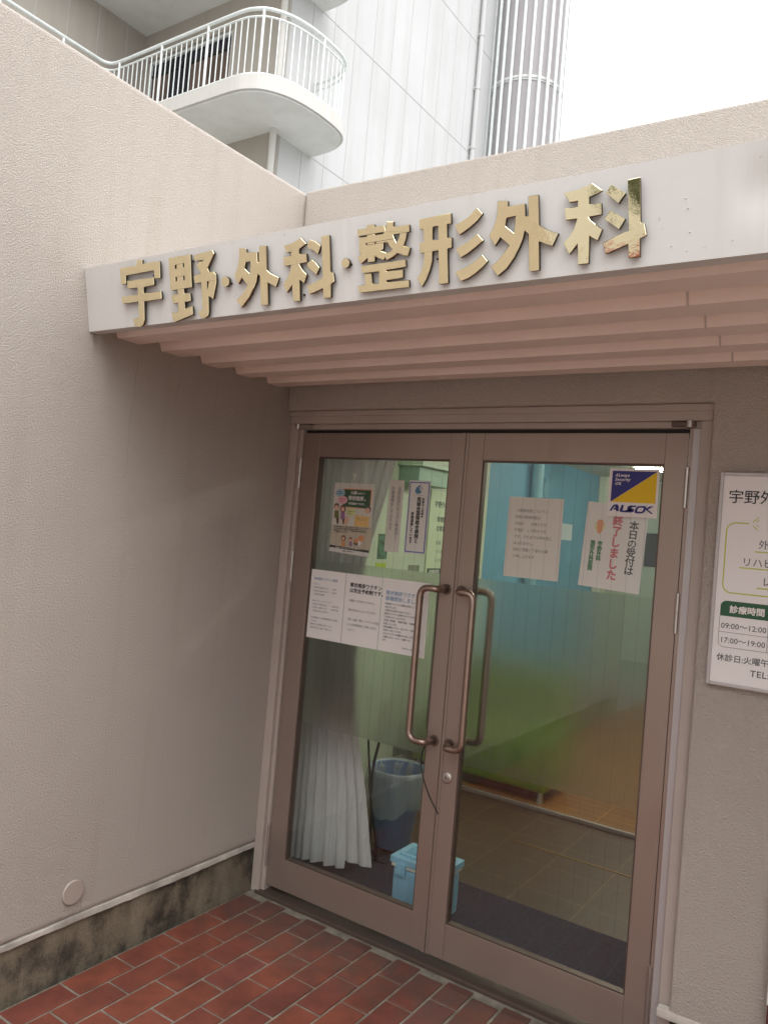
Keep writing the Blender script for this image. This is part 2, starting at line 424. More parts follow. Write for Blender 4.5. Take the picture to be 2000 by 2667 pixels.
def adj(x, z, y):
    """a point measured on the door plane y = 0, moved to the depth y it really lies at"""
    return (x + (x - CX) * y / -CY, z + (z - CZ) * y / -CY)

def text_mesh(body, size, bold=0.0, xs=1.0, shear=0.0, align='LEFT', spacing=1.0, line=1.0):
    c = bpy.data.curves.new('t', 'FONT'); c.body = body; c.size = size; c.shear = shear
    c.align_x = align; c.align_y = 'TOP'; c.space_character = spacing; c.space_line = line; c.resolution_u = 2
    o = bpy.data.objects.new('t', c); COL.objects.link(o)
    me = bpy.data.meshes.new_from_object(o.evaluated_get(bpy.context.evaluated_depsgraph_get()))
    bpy.data.objects.remove(o); bpy.data.curves.remove(c)
    if xs != 1.0: me.transform(Matrix.Diagonal((xs, 1, 1, 1)))
    if bold > 0.00012:      # heavier strokes: the same glyphs laid again a hair to each side, each a hair higher
        bm = bmesh.new(); bm.from_mesh(me)
        for k, (dx, dy) in enumerate(((1, 0), (-1, 0), (0, 1), (0, -1), (.7, .7), (-.7, -.7), (.7, -.7), (-.7, .7))):
            m2 = me.copy(); m2.transform(Matrix.Translation((dx * bold * 0.9, dy * bold * 0.9, 0.000012 * (k + 1)))); bm.from_mesh(m2); bpy.data.meshes.remove(m2)
        bm.to_mesh(me); bm.free()
    return me
class Sheet:
    """flat things lying on a sheet: local x to the right, local z up, printed face to -y"""
    def __init__(s, root, depth=0.0006): s.root = root; s.d = depth; s.parts = {}; s.k = 0; s.split = True
    def key(s, part, mat):
        if s.split: s.k += 1
        return (part, mat.name, s.k)
    def text(s, part, body, x, z, size, mat, vertical=False, layer=1, **k):
        if vertical: body = '\n'.join(body)
        me = text_mesh(body, size, **k)
        me.transform(Matrix.Translation((x, -s.d * layer, z)) @ Matrix.Rotation(math.pi / 2, 4, 'X'))
        s.parts.setdefault(s.key(part, mat), []).append(me)
    def poly(s, part, pts, mat, layer=1):
        bm = bmesh.new(); bm.faces.new([bm.verts.new((p[0], -s.d * layer, p[1])) for p in pts])
        bmesh.ops.triangulate(bm, faces=bm.faces)
        me = bpy.data.meshes.new('p'); bm.to_mesh(me); bm.free()
        s.parts.setdefault(s.key(part, mat), []).append(me)
    def rect(s, part, x0, x1, z0, z1, mat, layer=1): s.poly(part, [(x0, z0), (x1, z0), (x1, z1), (x0, z1)], mat, layer)
    def ell(s, part, cx, cz, rx, rz, mat, layer=1, n=24):
        s.poly(part, [(cx + rx * math.cos(2*math.pi*k/n), cz + rz * math.sin(2*math.pi*k/n)) for k in range(n)], mat, layer)
    def line(s, part, pts, wd, mat, layer=1):
        for (a, b) in zip(pts, pts[1:]):
            d = Vector((b[0]-a[0], b[1]-a[1])); L = d.length
            if L < 1e-7: continue
            d /= L; n = Vector((-d.y, d.x)) * wd / 2
            s.poly(part, [(a[0]+n.x, a[1]+n.y), (a[0]-n.x, a[1]-n.y), (b[0]-n.x, b[1]-n.y), (b[0]+n.x, b[1]+n.y)], mat, layer)
    def done(s):
        for (part, mn, _), meshes in s.parts.items():
            bm = bmesh.new()
            for me in meshes: bm.from_mesh(me); bpy.data.meshes.remove(me)
            me = bpy.data.meshes.new(part); bm.to_mesh(me); bm.free()
            me.materials.append(bpy.data.materials[mn])
            o = bpy.data.objects.new(part, me); COL.objects.link(o); o.parent = s.root
def sheet(name, label, cat, cx, cz, y, wd, ht, mat, tilt=0.0, thick=0.0003, parent=None, group=None):
    b = MB(); b.box(-wd/2, wd/2, 0, thick, -ht/2, ht/2)
    o = b.build(name, mat); o.location = (cx, y, cz); o.rotation_euler = (0, tilt, 0)
    o['rooted'] = 1
    tag(o, label, cat, group)
    return o, Sheet(o)

# ------------------------------------------------------------------ ground
b = MB(); b.box(-60, 60, -60, 60, -0.4, -0.03)
tag(b.build('ground', M_ASPHALT), None, kind='structure')
b = MB(); b.box(2.151, 12.0, -9.1, 0.10, -0.029, -0.004); tag(b.build('bounce_pavement', M_PAVE), None, kind='structure')  # unseen pale ground, added to bounce warm light up to the soffit
b = MB(); b.box(0.0, 2.149, -7.0, 0.10, -0.029, -0.005)
for i in range(19):
    x0 = 0.010 + i * 0.1125; x1 = x0 + 0.1025
    for k in range(-32, 6):
        y0 = -0.75 + 0.225 * k + (0.1125 if i % 2 else 0.0) + 0.005; y1 = y0 + 0.215
        y0 = max(y0, -7.0); y1 = min(y1, -0.052)
        if y1 - y0 < 0.03: continue
        dz = rnd.uniform(-0.0012, 0.0012); c = 0.0025
        v = [b.bm.verts.new(p) for p in ((x0,y0,-0.006),(x1,y0,-0.006),(x1,y1,-0.006),(x0,y1,-0.006),
              (x0,y0,-c+dz),(x1,y0,-c+dz),(x1,y1,-c+dz),(x0,y1,-c+dz),
              (x0+c,y0+c,dz),(x1-c,y0+c,dz),(x1-c,y1-c,dz),(x0+c,y1-c,dz))]
        for f in ((0,1,5,4),(1,2,6,5),(2,3,7,6),(3,0,4,7),(4,5,9,8),(5,6,10,9),(6,7,11,10),(7,4,8,11),(8,9,10,11)):
            fc = b.bm.faces.new([v[q] for q in f]); fc.material_index = 1
o = b.build('brick_paving', [M_MORTAR, M_TILE]); tag(o, None, kind='structure')

# moss and grit along the foot of the plinth
b = MB()
for _ in range(900):
    y = rnd.uniform(-2.6, -0.08); x = abs(rnd.gauss(0, 0.010)) + 0.002; s = rnd.uniform(0.0012, 0.0042)
    if rnd.random() > 0.35 + 0.65 * (0.5 + 0.5 * math.sin(y * 9 + 1.2)): continue
    p = Vector((x, y, rnd.uniform(0, 0.004)))
    q = [b.bm.verts.new(p + Vector((rnd.uniform(-s, s), rnd.uniform(-s, s), rnd.uniform(0, s * 1.6)))) for _ in range(4)]
    for f in ((0,1,2),(0,2,3),(0,3,1),(1,3,2)): b.bm.faces.new([q[k] for k in f])
M_MOSS = leaf_mat('moss', (0.03, 0.035, 0.01), (0.16, 0.145, 0.10))
tag(b.build('moss_and_grit', M_MOSS), 'moss and grit gathered in the joint along the left plinth', 'moss', kind='stuff')

# ------------------------------------------------------------------ left wall (face x = 0)
LW = thing('stucco_wall', 'pale stucco wall running out on the left, from the door corner past the canopy', 'wall', (-0.1, -2.2, 0))
b = MB(); b.prism([(-5.3, 0.205), (-5.3, 3.155), (-0.9, 3.128), (-0.0645, 3.1365), (0.12, 3.1365), (0.12, 0.205)], 'x', -0.18, 0.0)
b.build('rendered_face', M_STUC_L, LW, bevel=0.022, seg=4)
b = MB(); b.box(-0.17, -0.012, -5.29, 0.10, -0.02, 0.2045); b.build('plinth', M_PLINTH, LW)
# ragged mortar lip under the render
b = MB(); n = 190; prev = None
for i in range(n + 1):
    y = -5.28 + 5.272 * i / n
    h = 0.018 + 0.004 * math.sin(y * 7) + rnd.uniform(-0.0015, 0.0015); pr = 0.0012 + rnd.uniform(-0.0004, 0.0006); dn = 0.002 * math.sin(y * 5.3 + 1) + rnd.uniform(-0.0015, 0.0015)
    if y > -0.9: h = 0.0135 + max(0, (-0.4 - y)) * 0.008
    ring = [b.bm.verts.new(p) for p in ((-0.02, y, 0.187 + dn), (0.001, y, 0.186 + dn), (pr, y, 0.192 + dn), (pr * 0.7, y, 0.192 + h), (-0.02, y, 0.194 + h))]
    if prev:
        for k in range(5): b.bm.faces.new((prev[k], ring[k], ring[(k+1) % 5], prev[(k+1) % 5]))
    prev = ring
b.build('mortar_lip', M_LIP, LW, smooth=True)
# hairline drip marks under the deck ribs
M_STAIN = plain('hairline_stain', (0.34, 0.29, 0.255), 0.9)
for y, z0, z1 in ((-0.885, 1.75, 2.19), (-0.69, 1.9, 2.16), (-0.50, 1.98, 2.19), (-0.30, 1.95, 2.17), (-0.20, 1.55, 2.13), (-0.92, 0.19, 0.262)):
    pts = []; yy = y
    for i in range(14):
        yy += rnd.uniform(-0.005, 0.005); pts.append((0.0004, yy, z1 + (z0 - z1) * i / 13))
    b = MB(); b.tube(pts, [0.0011 * (1 - 0.6 * i / 13) for i in range(14)], 5); b.build('hairline_crack', M_STAIN, LW)
b = MB(); b.disc((-0.956, 0.301), 0.0415, 'x', 0.0015, 40, 0.0085)
o = b.build('cover_plate', M_PAINT, bevel=0.003, seg=3); tag(o, 'round painted blanking plate low on the left stucco wall above the plinth', 'cover plate')

# ------------------------------------------------------------------ added wall on the far right, out of view, blocking low light
RW = thing('stucco_wall', 'added stucco wall on the right, outside the picture, to shade the entrance', 'wall', (4.1, -2.0, 0))
b = MB(); b.box(4.0, 4.18, -4.2, -0.0655, 0.205, 3.1); b.build('rendered_face', M_STUC_L, RW, bevel=0.012, seg=3)
b = MB(); b.box(4.012, 4.17, -4.19, -0.07, -0.02, 0.2045); b.build('plinth', M_PLINTH, RW)

# ------------------------------------------------------------------ entrance wall (face y = -0.064)
EW = thing('entrance_wall', 'stucco wall facing the viewer around the glass doors, with a parapet above the canopy', 'wall', (2.6, 0.03, 0))
b = MB(); b.prism([(0.001, 2.142), (1.797, 2.142), (1.797, 0.205), (6.5, 0.205), (6.5, 3.06), (1.89, 3.108), (0.9, 3.122), (0.001, 3.1365)], 'y', -0.064, 0.12)
b.build('rendered_face', M_STUC_E, EW, bevel=0.010, seg=3)
b = MB(); b.box(1.80, 6.49, -0.05, 0.11, -0.02, 0.2045); b.build('plinth', M_PLINTH, EW)
b = MB(); prev = None; n = 110
for i in range(n + 1):
    x = 1.762 + 4.7 * i / n
    h = 0.018 + rnd.uniform(-0.002, 0.003); pr = 0.0025 + rnd.uniform(-0.0005, 0.001); dn = rnd.uniform(-0.002, 0.002)
    ring = [b.bm.verts.new(p) for p in ((x, -0.04, 0.188 + dn), (x, -0.065, 0.187 + dn), (x, -0.064 - pr, 0.193 + dn), (x, -0.064 - pr * 0.7, 0.194 + h), (x, -0.04, 0.196 + h))]
    if prev:
        for k in range(5): b.bm.faces.new((prev[k], ring[k], ring[(k+1) % 5], prev[(k+1) % 5]))
    prev = ring
b.build('mortar_lip', M_LIP, EW, smooth=True)
b = MB(); pts = [(0.055 + 0.02 * (i / 9) ** 2, -0.0645, 2.215 - 0.05 * i / 9 + rnd.uniform(-.003, .003)) for i in range(10)]
b.tube(pts, 0.0011, 5); b.build('hairline_crack', M_STAIN, EW)
b = MB()
pts = [(0.004, -0.066, 3.09 - 0.62 * i / 20) for i in range(21)]
pts = [(0.004 + rnd.uniform(-.001, .003), p[1], p[2]) for p in pts]; b.tube(pts, 0.0022, 5)
b.build('hairline_crack', M_STAIN, EW)

# ------------------------------------------------------------------ canopy
CN = thing('canopy', 'white-fronted canopy with a ribbed beige underside over the clinic doors', 'canopy', (2.0, -0.6, 2.23))
# folded sheet: a fine grid on the front so that the dent near its right end is real
def dent(x, t):
    d = 0.008 * math.exp(-(abs(x - 2.075) / 0.045) ** 3 - (abs(t - 0.58) / 0.24) ** 2)
    return d + 0.0012 * math.sin(3.1 * x + 2 * t)
b = MB(); xs_ = [0.001 + 1.75 * i / 24 for i in range(24)] + [1.751 + 0.6 * i / 48 for i in range(48)] + [2.351 + 1.648 * i / 12 for i in range(13)]
NT = 14; cols = []
for x in xs_:
    col = []
    for j in range(NT + 1):
        t = j / NT; dd = dent(x, t)
        col.append(b.bm.verts.new((x, -1.0944 - 0.0399 * t + dd, 2.2295 + 0.2035 * t)))
    col.append(b.bm.verts.new((x, -1.095, 2.437))); col.append(b.bm.verts.new((x, -1.058, 2.2295)))
    cols.append(col)
for A_, B_ in zip(cols, cols[1:]):
    for j in range(len(A_)): b.bm.faces.new((A_[j], B_[j], B_[(j + 1) % len(A_)], A_[(j + 1) % len(A_)]))
b.bm.faces.new(cols[0]); b.bm.faces.new(list(reversed(cols[-1])))
b.build('fascia', M_FASCIA, CN, smooth=True)
prof = [(-1.0575, 2.292), (-1.006, 2.292)]
for a, c in ((-0.981, -0.889), (-0.786, -0.692), (-0.585, -0.498), (-0.394, -0.312), (-0.203, -0.125)):
    prof += [(a - 0.026, 2.292), (a, 2.2365), (c, 2.2365), (c + 0.026, 2.292)]
prof = [prof[0]] + prof[2:] + [(-0.0645, 2.292)]
b = MB(); b.strip(prof, 'x', 0.001, 3.999)
o = b.build('ribbed_deck', M_SOFFIT, CN)
sm = o.modifiers.new('solid', 'SOLIDIFY'); sm.thickness = 0.0025; sm.offset = 1
bv = o.modifiers.new('bevel', 'BEVEL'); bv.width = 0.005; bv.segments = 3; bv.limit_method = 'ANGLE'; bv.angle_limit = math.radians(30)
M_SEAMS = plain('deck_seam_paint', (0.60, 0.50, 0.46), 0.6)  # darker colour of the lap joints between deck sheets
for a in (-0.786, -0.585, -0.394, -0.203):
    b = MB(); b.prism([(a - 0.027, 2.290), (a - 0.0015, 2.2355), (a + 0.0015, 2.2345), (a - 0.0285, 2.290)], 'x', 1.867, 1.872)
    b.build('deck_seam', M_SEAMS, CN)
b = MB(); b.box(0.0, 3.999, -1.0575, -0.066, 2.31, 2.425); b.build('roof_sheet', M_FASCIA, CN)
# small chips of paint on the fascia and on its lower edge
for x, s in ((1.93, .12), (1.935, .10), (1.94, .055), (1.905, .033), (1.935, .02), (2.02, .03), (0.80, 0.004), (0.78, 0.002)):
    z = 2.2295 + s; y = -1.0944 - s * 0.0399 / 0.2035; b = MB()
    b.lathe([(0.0, 0.0), (0.0016, 0.0005), (0.0013, 0.0015), (0.0, 0.002)], x, y - 0.0007, 7)
    for v in b.bm.verts:
        v.co.z += z
    b.build('paint_chip', M_FASCIA, CN)

# ------------------------------------------------------------------ gold characters
LET = [('u',[[(286,199),(312,198),(311,185),(392,184),(390,133),(363,135),(364,159),(229,158),(227,132),(203,133),(201,184),(284,183)],[(232,141),(360,138),(360,116),(310,114),(309,96),(390,95),(391,71),(308,71),(305,14),(299,2),(287,-5),(261,-4),(254,3),(249,23),(273,22),(279,28),(281,73),(204,73),(199,95),(281,95),(282,116),(235,117)]]),('no',[[(433,187),(528,187),(527,92),(492,92),(492,78),(518,76),(519,53),(492,52),(492,33),(525,38),(525,13),(444,-3),(437,3),(431,25),(460,25),(463,31),(464,53),(442,52),(437,59),(437,77),(465,78),(465,91),(438,92),(433,95)],[(460,164),(467,164),(466,152),(459,152)],[(493,164),(500,164),(499,153),(493,153)],[(458,128),(466,128),(465,116),(458,116)],[(492,128),(499,128),(499,116),(492,116)],[(541,182),(621,186),(628,176),(622,170),(597,139),(602,128),(622,126),(630,118),(630,102),(628,91),(613,50),(595,60),(593,17),(589,4),(577,-2),(562,-1),(554,6),(549,19),(561,21),(567,25),(568,102),(541,102),(537,123),(570,128),(550,150),(564,161),(572,158),(583,164),(546,165)],[(593,102),(600,102),(597,88),(592,79)]]),('dot',[[(683,92),(682,88),(681,85),(678,82),(674,80),(670,79),(666,79),(662,80),(658,81),(655,84),(652,87),(651,91),(651,95),(652,99),(653,102),(656,105),(660,107),(664,108),(668,108),(672,107),(676,105),(679,103),(682,99),(683,96)]]),('gai',[[(726,179),(754,174),(754,163),(794,160),(794,133),(799,132),(802,174),(829,173),(827,108),(841,97),(870,83),(857,59),(828,74),(827,14),(800,15),(801,95),(792,100),(786,81),(775,64),(757,41),(725,15),(706,38),(729,52),(744,65),(752,75),(732,97),(718,81),(707,95),(704,109),(715,124),(722,141),(725,158)],[(748,138),(767,138),(768,125),(763,106),(744,121)]]),('ka',[[(892,163),(922,167),(953,176),(971,159),(946,149),(945,136),(970,134),(971,112),(943,111),(952,96),(968,80),(958,59),(943,69),(942,14),(918,15),(916,59),(897,40),(889,52),(885,65),(899,77),(911,95),(915,111),(890,111),(889,134),(917,135),(917,145),(902,145)],[(975,157),(983,168),(1001,161),(1019,148),(1008,128),(993,140),(975,148)],[(971,109),(988,116),(1001,106),(1012,93),(1000,76),(985,88),(972,100)],[(1022,171),(1048,171),(1049,77),(1057,75),(1060,52),(1048,47),(1047,13),(1022,14),(1022,39),(976,28),(967,51),(996,57),(1022,66)]]),('dot',[[(1111,93),(1110,90),(1109,87),(1107,84),(1104,83),(1101,82),(1097,82),(1094,83),(1091,84),(1088,87),(1086,89),(1085,93),(1085,96),(1085,99),(1087,102),(1089,104),(1092,106),(1095,107),(1098,107),(1102,106),(1105,104),(1108,102),(1110,99),(1111,96)]]),('sei',[[(1137,171),(1168,171),(1168,178),(1191,177),(1191,171),(1221,170),(1223,159),(1227,178),(1248,175),(1246,163),(1293,162),(1293,145),(1286,145),(1283,132),(1275,114),(1295,108),(1287,89),(1273,92),(1257,99),(1243,92),(1225,86),(1219,94),(1214,88),(1202,93),(1190,100),(1189,87),(1168,88),(1167,98),(1148,87),(1141,92),(1137,105),(1148,111),(1142,115),(1143,151),(1167,151),(1167,154),(1144,154),(1138,155)],[(1190,154),(1219,154),(1217,151),(1191,151)],[(1163,135),(1167,134),(1167,129),(1163,130)],[(1190,134),(1194,134),(1194,130),(1190,130)],[(1216,129),(1226,126),(1228,129),(1235,117),(1242,110),(1237,106),(1224,104),(1206,112),(1215,114)],[(1245,145),(1265,145),(1262,134),(1255,124),(1249,134)],[(1147,81),(1237,81),(1280,81),(1281,64),(1223,63),(1223,60),(1272,59),(1272,39),(1223,38),(1223,34),(1289,32),(1289,15),(1140,16),(1133,33),(1157,34),(1157,60),(1178,60),(1180,34),(1200,33),(1201,62),(1153,63),(1147,67)]]),('kei',[[(1321,169),(1347,170),(1408,171),(1408,147),(1397,148),(1397,116),(1409,116),(1409,93),(1397,92),(1398,13),(1373,13),(1373,91),(1356,91),(1355,69),(1347,46),(1338,29),(1325,12),(1312,34),(1324,47),(1330,62),(1333,77),(1333,91),(1322,91),(1321,115),(1333,115),(1332,145),(1322,147)],[(1358,147),(1373,147),(1373,116),(1357,117)],[(1417,142),(1437,148),(1455,156),(1466,165),(1476,172),(1490,157),(1476,144),(1459,133),(1443,125),(1429,119)],[(1421,89),(1440,96),(1457,103),(1469,111),(1477,114),(1491,98),(1471,86),(1451,75),(1432,67),(1424,80)],[(1417,37),(1438,42),(1457,49),(1473,57),(1488,67),(1502,51),(1488,39),(1469,27),(1452,19),(1432,14)]]),('gai',[[(1527,179),(1553,175),(1553,163),(1594,163),(1595,136),(1602,136),(1601,177),(1625,177),(1627,113),(1642,103),(1659,94),(1672,89),(1658,64),(1643,70),(1627,78),(1628,17),(1606,16),(1603,20),(1602,97),(1593,105),(1589,89),(1581,72),(1568,51),(1550,30),(1527,15),(1510,38),(1527,49),(1543,64),(1556,79),(1534,99),(1521,82),(1514,93),(1506,107),(1517,124),(1524,139),(1527,156)],[(1549,139),(1571,140),(1570,123),(1567,104),(1546,122)]]),('ka',[[(1683,170),(1713,172),(1730,176),(1745,180),(1767,162),(1755,157),(1739,153),(1739,139),(1765,138),(1766,114),(1738,113),(1742,106),(1753,96),(1768,84),(1758,62),(1740,75),(1739,18),(1716,18),(1714,62),(1696,42),(1689,55),(1682,68),(1694,77),(1706,93),(1713,113),(1687,114),(1685,138),(1714,138),(1714,149),(1696,149)],[(1785,171),(1816,148),(1801,130),(1774,155)],[(1784,120),(1816,98),(1803,79),(1771,104)],[(1819,174),(1844,175),(1847,86),(1854,84),(1859,60),(1846,55),(1847,19),(1823,19),(1822,47),(1775,33),(1769,56),(1792,65),(1813,72),(1823,73)]])]
FO = Vector((0, -1.0944, 2.2295)); FS = Vector((0, -.0399, .2035)).normalized(); FN = Vector((0, -.2035, -.0399)).normalized()
LLAB = ['gold metal character shaped like a roof over a hook, first on the white fascia',
        'gold metal character with a four-holed block on its left half, second on the white fascia',
        'gold round dot between the second and third gold characters',
        'smaller gold crossing-stroke character just right of the first gold dot',
        'smaller gold many-stroked character just left of the second gold dot',
        'gold round dot between the small characters and the dense tall character',
        'dense gold character of stacked strokes right of the second dot',
        'gold character with a tall gate shape and three slanting strokes',
        'large gold crossing-stroke character between the three slanting strokes and the last character',
        'large gold many-stroked character at the right end of the fascia lettering']
for (nm, polys), lab in zip(LET, LLAB):
    cu = bpy.data.curves.new('c', 'CURVE'); cu.dimensions = '2D'; cu.fill_mode = 'BOTH'; cu.extrude = 0.0045
    xs = [q[0] for p in polys for q in p]; ss = [q[1] for p in polys for q in p]
    mx, ms = (min(xs) + max(xs)) / 2000, (min(ss) + max(ss)) / 2000
    for p in polys:
        sp = cu.splines.new('POLY'); sp.points.add(len(p) - 1); sp.use_cyclic_u = True
        for q, (x, s_) in zip(sp.points, p): q.co = (x / 1000 - mx, s_ / 1000 - ms, 0, 1)
    t_o = bpy.data.objects.new('c', cu); COL.objects.link(t_o)
    me = bpy.data.meshes.new_from_object(t_o.evaluated_get(bpy.context.evaluated_depsgraph_get()))
    bpy.data.objects.remove(t_o); bpy.data.curves.remove(cu)
    bm = bmesh.new(); bm.from_mesh(me)
    bmesh.ops.remove_doubles(bm, verts=bm.verts, dist=1e-6); bmesh.ops.recalc_face_normals(bm, faces=bm.faces)
    for f in bm.faces: f.material_index = 0 if f.normal.z > 0.7 else 1
    bm.to_mesh(me); bm.free()
    me.materials.append(M_GOLD); me.materials.append(M_GOLDSIDE)
    o = bpy.data.objects.new('gold_dot' if nm == 'dot' else 'gold_character', me); COL.objects.link(o)
    c = FO + FS * ms + FN * 0.0105 + Vector((mx, 0, 0))
    o.matrix_world = Matrix(((1, 0, 0, c.x), (0, FS.y, FN.y, c.y), (0, FS.z, FN.z, c.z), (0, 0, 0, 1)))
    bvm = o.modifiers.new('bevel', 'BEVEL'); bvm.width = 0.0011; bvm.segments = 1; bvm.limit_method = 'ANGLE'; bvm.angle_limit = math.radians(60)
    tag(o, lab, 'sign dot' if nm == 'dot' else 'sign character', 'gold characters on the canopy fascia')
    # two studs hold each character off the fascia
    for p in polys[:1]:
        for q in (p[1], p[len(p) // 2]):
            ux, us = (q[0] / 1000 - mx) * 0.8, (q[1] / 1000 - ms) * 0.8
            b = MB(); b.tube([(ux, us, -0.0104), (ux, us, -0.0042)], 0.003, 8); st = b.build('mounting_stud', M_GOLDSIDE); st.parent = o

# ------------------------------------------------------------------ door frame
DF = thing('door_frame', 'painted beige frame with slim metal stops around the double doors', 'door frame', (0.9, 0.0, 0))
for a, c in ((0.002, 0.046), (1.757, 1.796)):
    b = MB(); b.box(a, c, -0.030, 0.11, 0.0, 2.086); b.build('jamb', M_PAINT, DF, bevel=0.003)
b = MB(); b.box(0.002, 1.796, -0.032, 0.11, 2.0865, 2.141); b.build('head', M_PAINT, DF, bevel=0.003)
b = MB(); b.box(0.002, 1.796, -0.040, -0.0325, 2.118, 2.141); b.build('head_moulding', M_PAINT, DF, bevel=0.002)
b = MB(); b.box(0.0465, 0.064, -0.012, 0.10, 0.0, 2.064); b.build('metal_stop', M_PAINT, DF, bevel=0.0015)
b = MB(); b.box(0.0465, 1.7565, -0.014, 0.10, 2.0645, 2.086); b.build('metal_stop', M_PAINT, DF, bevel=0.0015)
b = MB(); b.box(1.7195, 1.731, -0.008, 0.10, 0.0, 2.0635); b.build('stop_channel', M_BRONZE, DF)
b = MB(); b.box(1.7315, 1.7565, -0.014, 0.10, 0.0, 2.0635); b.build('aluminium_stop', M_ALU, DF, bevel=0.0015)  # pale colour stands in for light reflected off this stop
b = MB(); b.box(0.0645, 1.719, 0.012, 0.10, 2.0515, 2.064); b.build('head_gasket', M_GASKET, DF)
b = MB(); b.box(0.03, 1.757, -0.035, 0.12, -0.004, 0.012); b.build('sill', M_BRONZE_D, DF, bevel=0.002)
for x0, x1, cx in ((0.030, 0.122, 0.046), (1.664, 1.740, 1.722)):
    b = MB(); b.box(x0, x1, -0.034, -0.0145, 2.067, 2.083); pb = b.build('pivot_bracket', M_BRONZE_D if x0 > 1 else M_STEEL, DF, bevel=0.0015)
    b = MB(); b.tube([(cx, -0.030, 2.0635), (cx, -0.030, 2.0858)], 0.012, 16); b.build('pivot_pin', M_STEEL, pb, smooth=True)

# ------------------------------------------------------------------ the two door leaves
def leaf(label, x0, x1, gx0, gx1, hinge_x, hx, gx, lock):
    z0, z1, gz0, gz1 = 0.035, 2.05, 0.168, 1.945
    root = thing('glass_door', label, 'door', ((x0 + x1) / 2, 0.018, 0.035), 'glass double doors')
    for a, c in ((x0, gx0), (gx1, x1)):
        m = MB(); m.box(a, c, 0, 0.04, z0, z1); m.build('stile', M_BRONZE, root, bevel=0.0015)
    m = MB(); m.box(gx0 + .0005, gx1 - .0005, 0.0015, 0.039, gz1, z1); m.build('top_rail', M_BRONZE, root, bevel=0.001)
    m = MB(); m.box(gx0 + .0005, gx1 - .0005, 0.0015, 0.039, z0, gz0); m.build('bottom_rail', M_BRONZE, root, bevel=0.001)
    # black glazing bead all round
    w = 0.006
    for bx in ((gx0, gx0 + w, gz0, gz1), (gx1 - w, gx1, gz0, gz1), (gx0 + w, gx1 - w, gz0, gz0 + w), (gx0 + w, gx1 - w, gz1 - w, gz1)):
        m = MB(); m.box(bx[0], bx[1], 0.006, 0.034, bx[2], bx[3]); m.build('glazing_bead', M_BRONZE_D, root)
    m = MB(); m.box(gx0 + 0.003, gx1 - 0.003, 0.015, 0.0218, gz0 + 0.003, gz1 - 0.003); m.mark(0)
    x = gx0 + 0.022
    while x < gx1 - 0.01:
        m.tube([(x, 0.0135, gz0 + 0.004), (x, 0.0135, gz1 - 0.004)], 0.00026, 5, caps=False); x += 0.0505
    m.mark(1); m.build('glass_pane', [M_GLASS, M_WIRE], root)
    m = MB(); m.box(gx0 + 0.007, gx1 - 0.007, 0.0225, 0.0229, adj(0, 0.778, .0225)[1], adj(0, 1.490, .0225)[1])
    m.build('frosted_film', M_FILM, root)
    for hz0, hz1 in ((1.80, 1.935), (1.385, 1.517), (0.117, 0.30)):
        m = MB(); mid = (hz0 + hz1) / 2
        zz = [(hz0, .0075), (mid - .002, .0075), (mid - .0012, .006), (mid + .0012, .006), (mid + .002, .0075), (hz1, .0075)]
        m.tube([(hinge_x, -0.006, a) for a, _ in zz], [c for _, c in zz], 14)
        m.build('hinge', M_STEEL, root, smooth=True)
    # pull handles outside and inside
    for sgn, nm, yb in ((-1, 'pull_handle', 0.0), (1, 'pull_handle', 0.04)):
        zt, zb, yg = 1.434, 0.842, yb + sgn * 0.060
        P = [(hx, yb, zt), (hx, yb + sgn * 0.022, zt)]
        def bend(p0, p1, p2, r, n=8):
            p0, p1, p2 = Vector(p0), Vector(p1), Vector(p2)
            a = p1 + (p0 - p1).normalized() * r; c = p1 + (p2 - p1).normalized() * r
            return [tuple(a.lerp(p1, t).lerp(p1.lerp(c, t), t)) for t in [i / n for i in range(n + 1)]]
        A = (hx, yb, zt); B = (hx + (gx - hx) * 0.18, yg, zt); Cc = (gx, yg, zt); D = (gx, yg, zb); E2 = (hx + (gx - hx) * 0.18, yg, zb); F = (hx, yb, zb)
        path = [A] + bend(A, B, Cc, 0.018) + bend(B, Cc, D, 0.038) + bend(Cc, D, E2, 0.038) + bend(D, E2, F, 0.018) + [F]
        m = MB(); m.tube(path, 0.0135, 18)
        h = m.build(nm, M_HANDLE, root, smooth=True, autosmooth=False)
        m = MB()
        for z in (zt, zb):
            m = MB(); m.tube([(hx, yb, z), (hx, yb + sgn * 0.005, z)], 0.021, 24); m.build('rosette', M_BRONZE_D, h, smooth=True)
    if lock:
        m = MB(); m.tube([(0.919, 0.0, 0.714), (0.919, -0.005, 0.714), (0.919, -0.007, 0.714), (0.919, -0.007, 0.714), (0.919, -0.011, 0.714)], [0.0205, 0.0205, 0.018, 0.0125, 0.0125], 32)
        l = m.build('lock_cylinder', M_STEEL, root, smooth=True)
        m = MB(); m.box(0.9175, 0.9205, -0.0116, -0.0105, 0.7075, 0.720); m.build('keyhole', M_GASKET, l)
        # astragal strip on the meeting edge
        m = MB(); m.box(x0 - 0.0005, x0 + 0.010, -0.0025, -0.0003, z0, z1); m.build('meeting_strip', M_BRONZE, root)
    else:
        m = MB(); m.box(x1 - 0.016, x1 - 0.001, -0.003, -0.0003, z0, z1); m.build('meeting_strip', M_BRONZE, root)
    return root
leaf('left glass door leaf, with the curtain and the posters behind it', 0.0665, 0.8825, 0.155, 0.817, 0.0585, 0.851, 0.768, False)
leaf('right glass door leaf, with the key lock and the teal wall behind it', 0.8865, 1.7155, 0.962, 1.642, 1.7195, 0.917, 1.000, True)

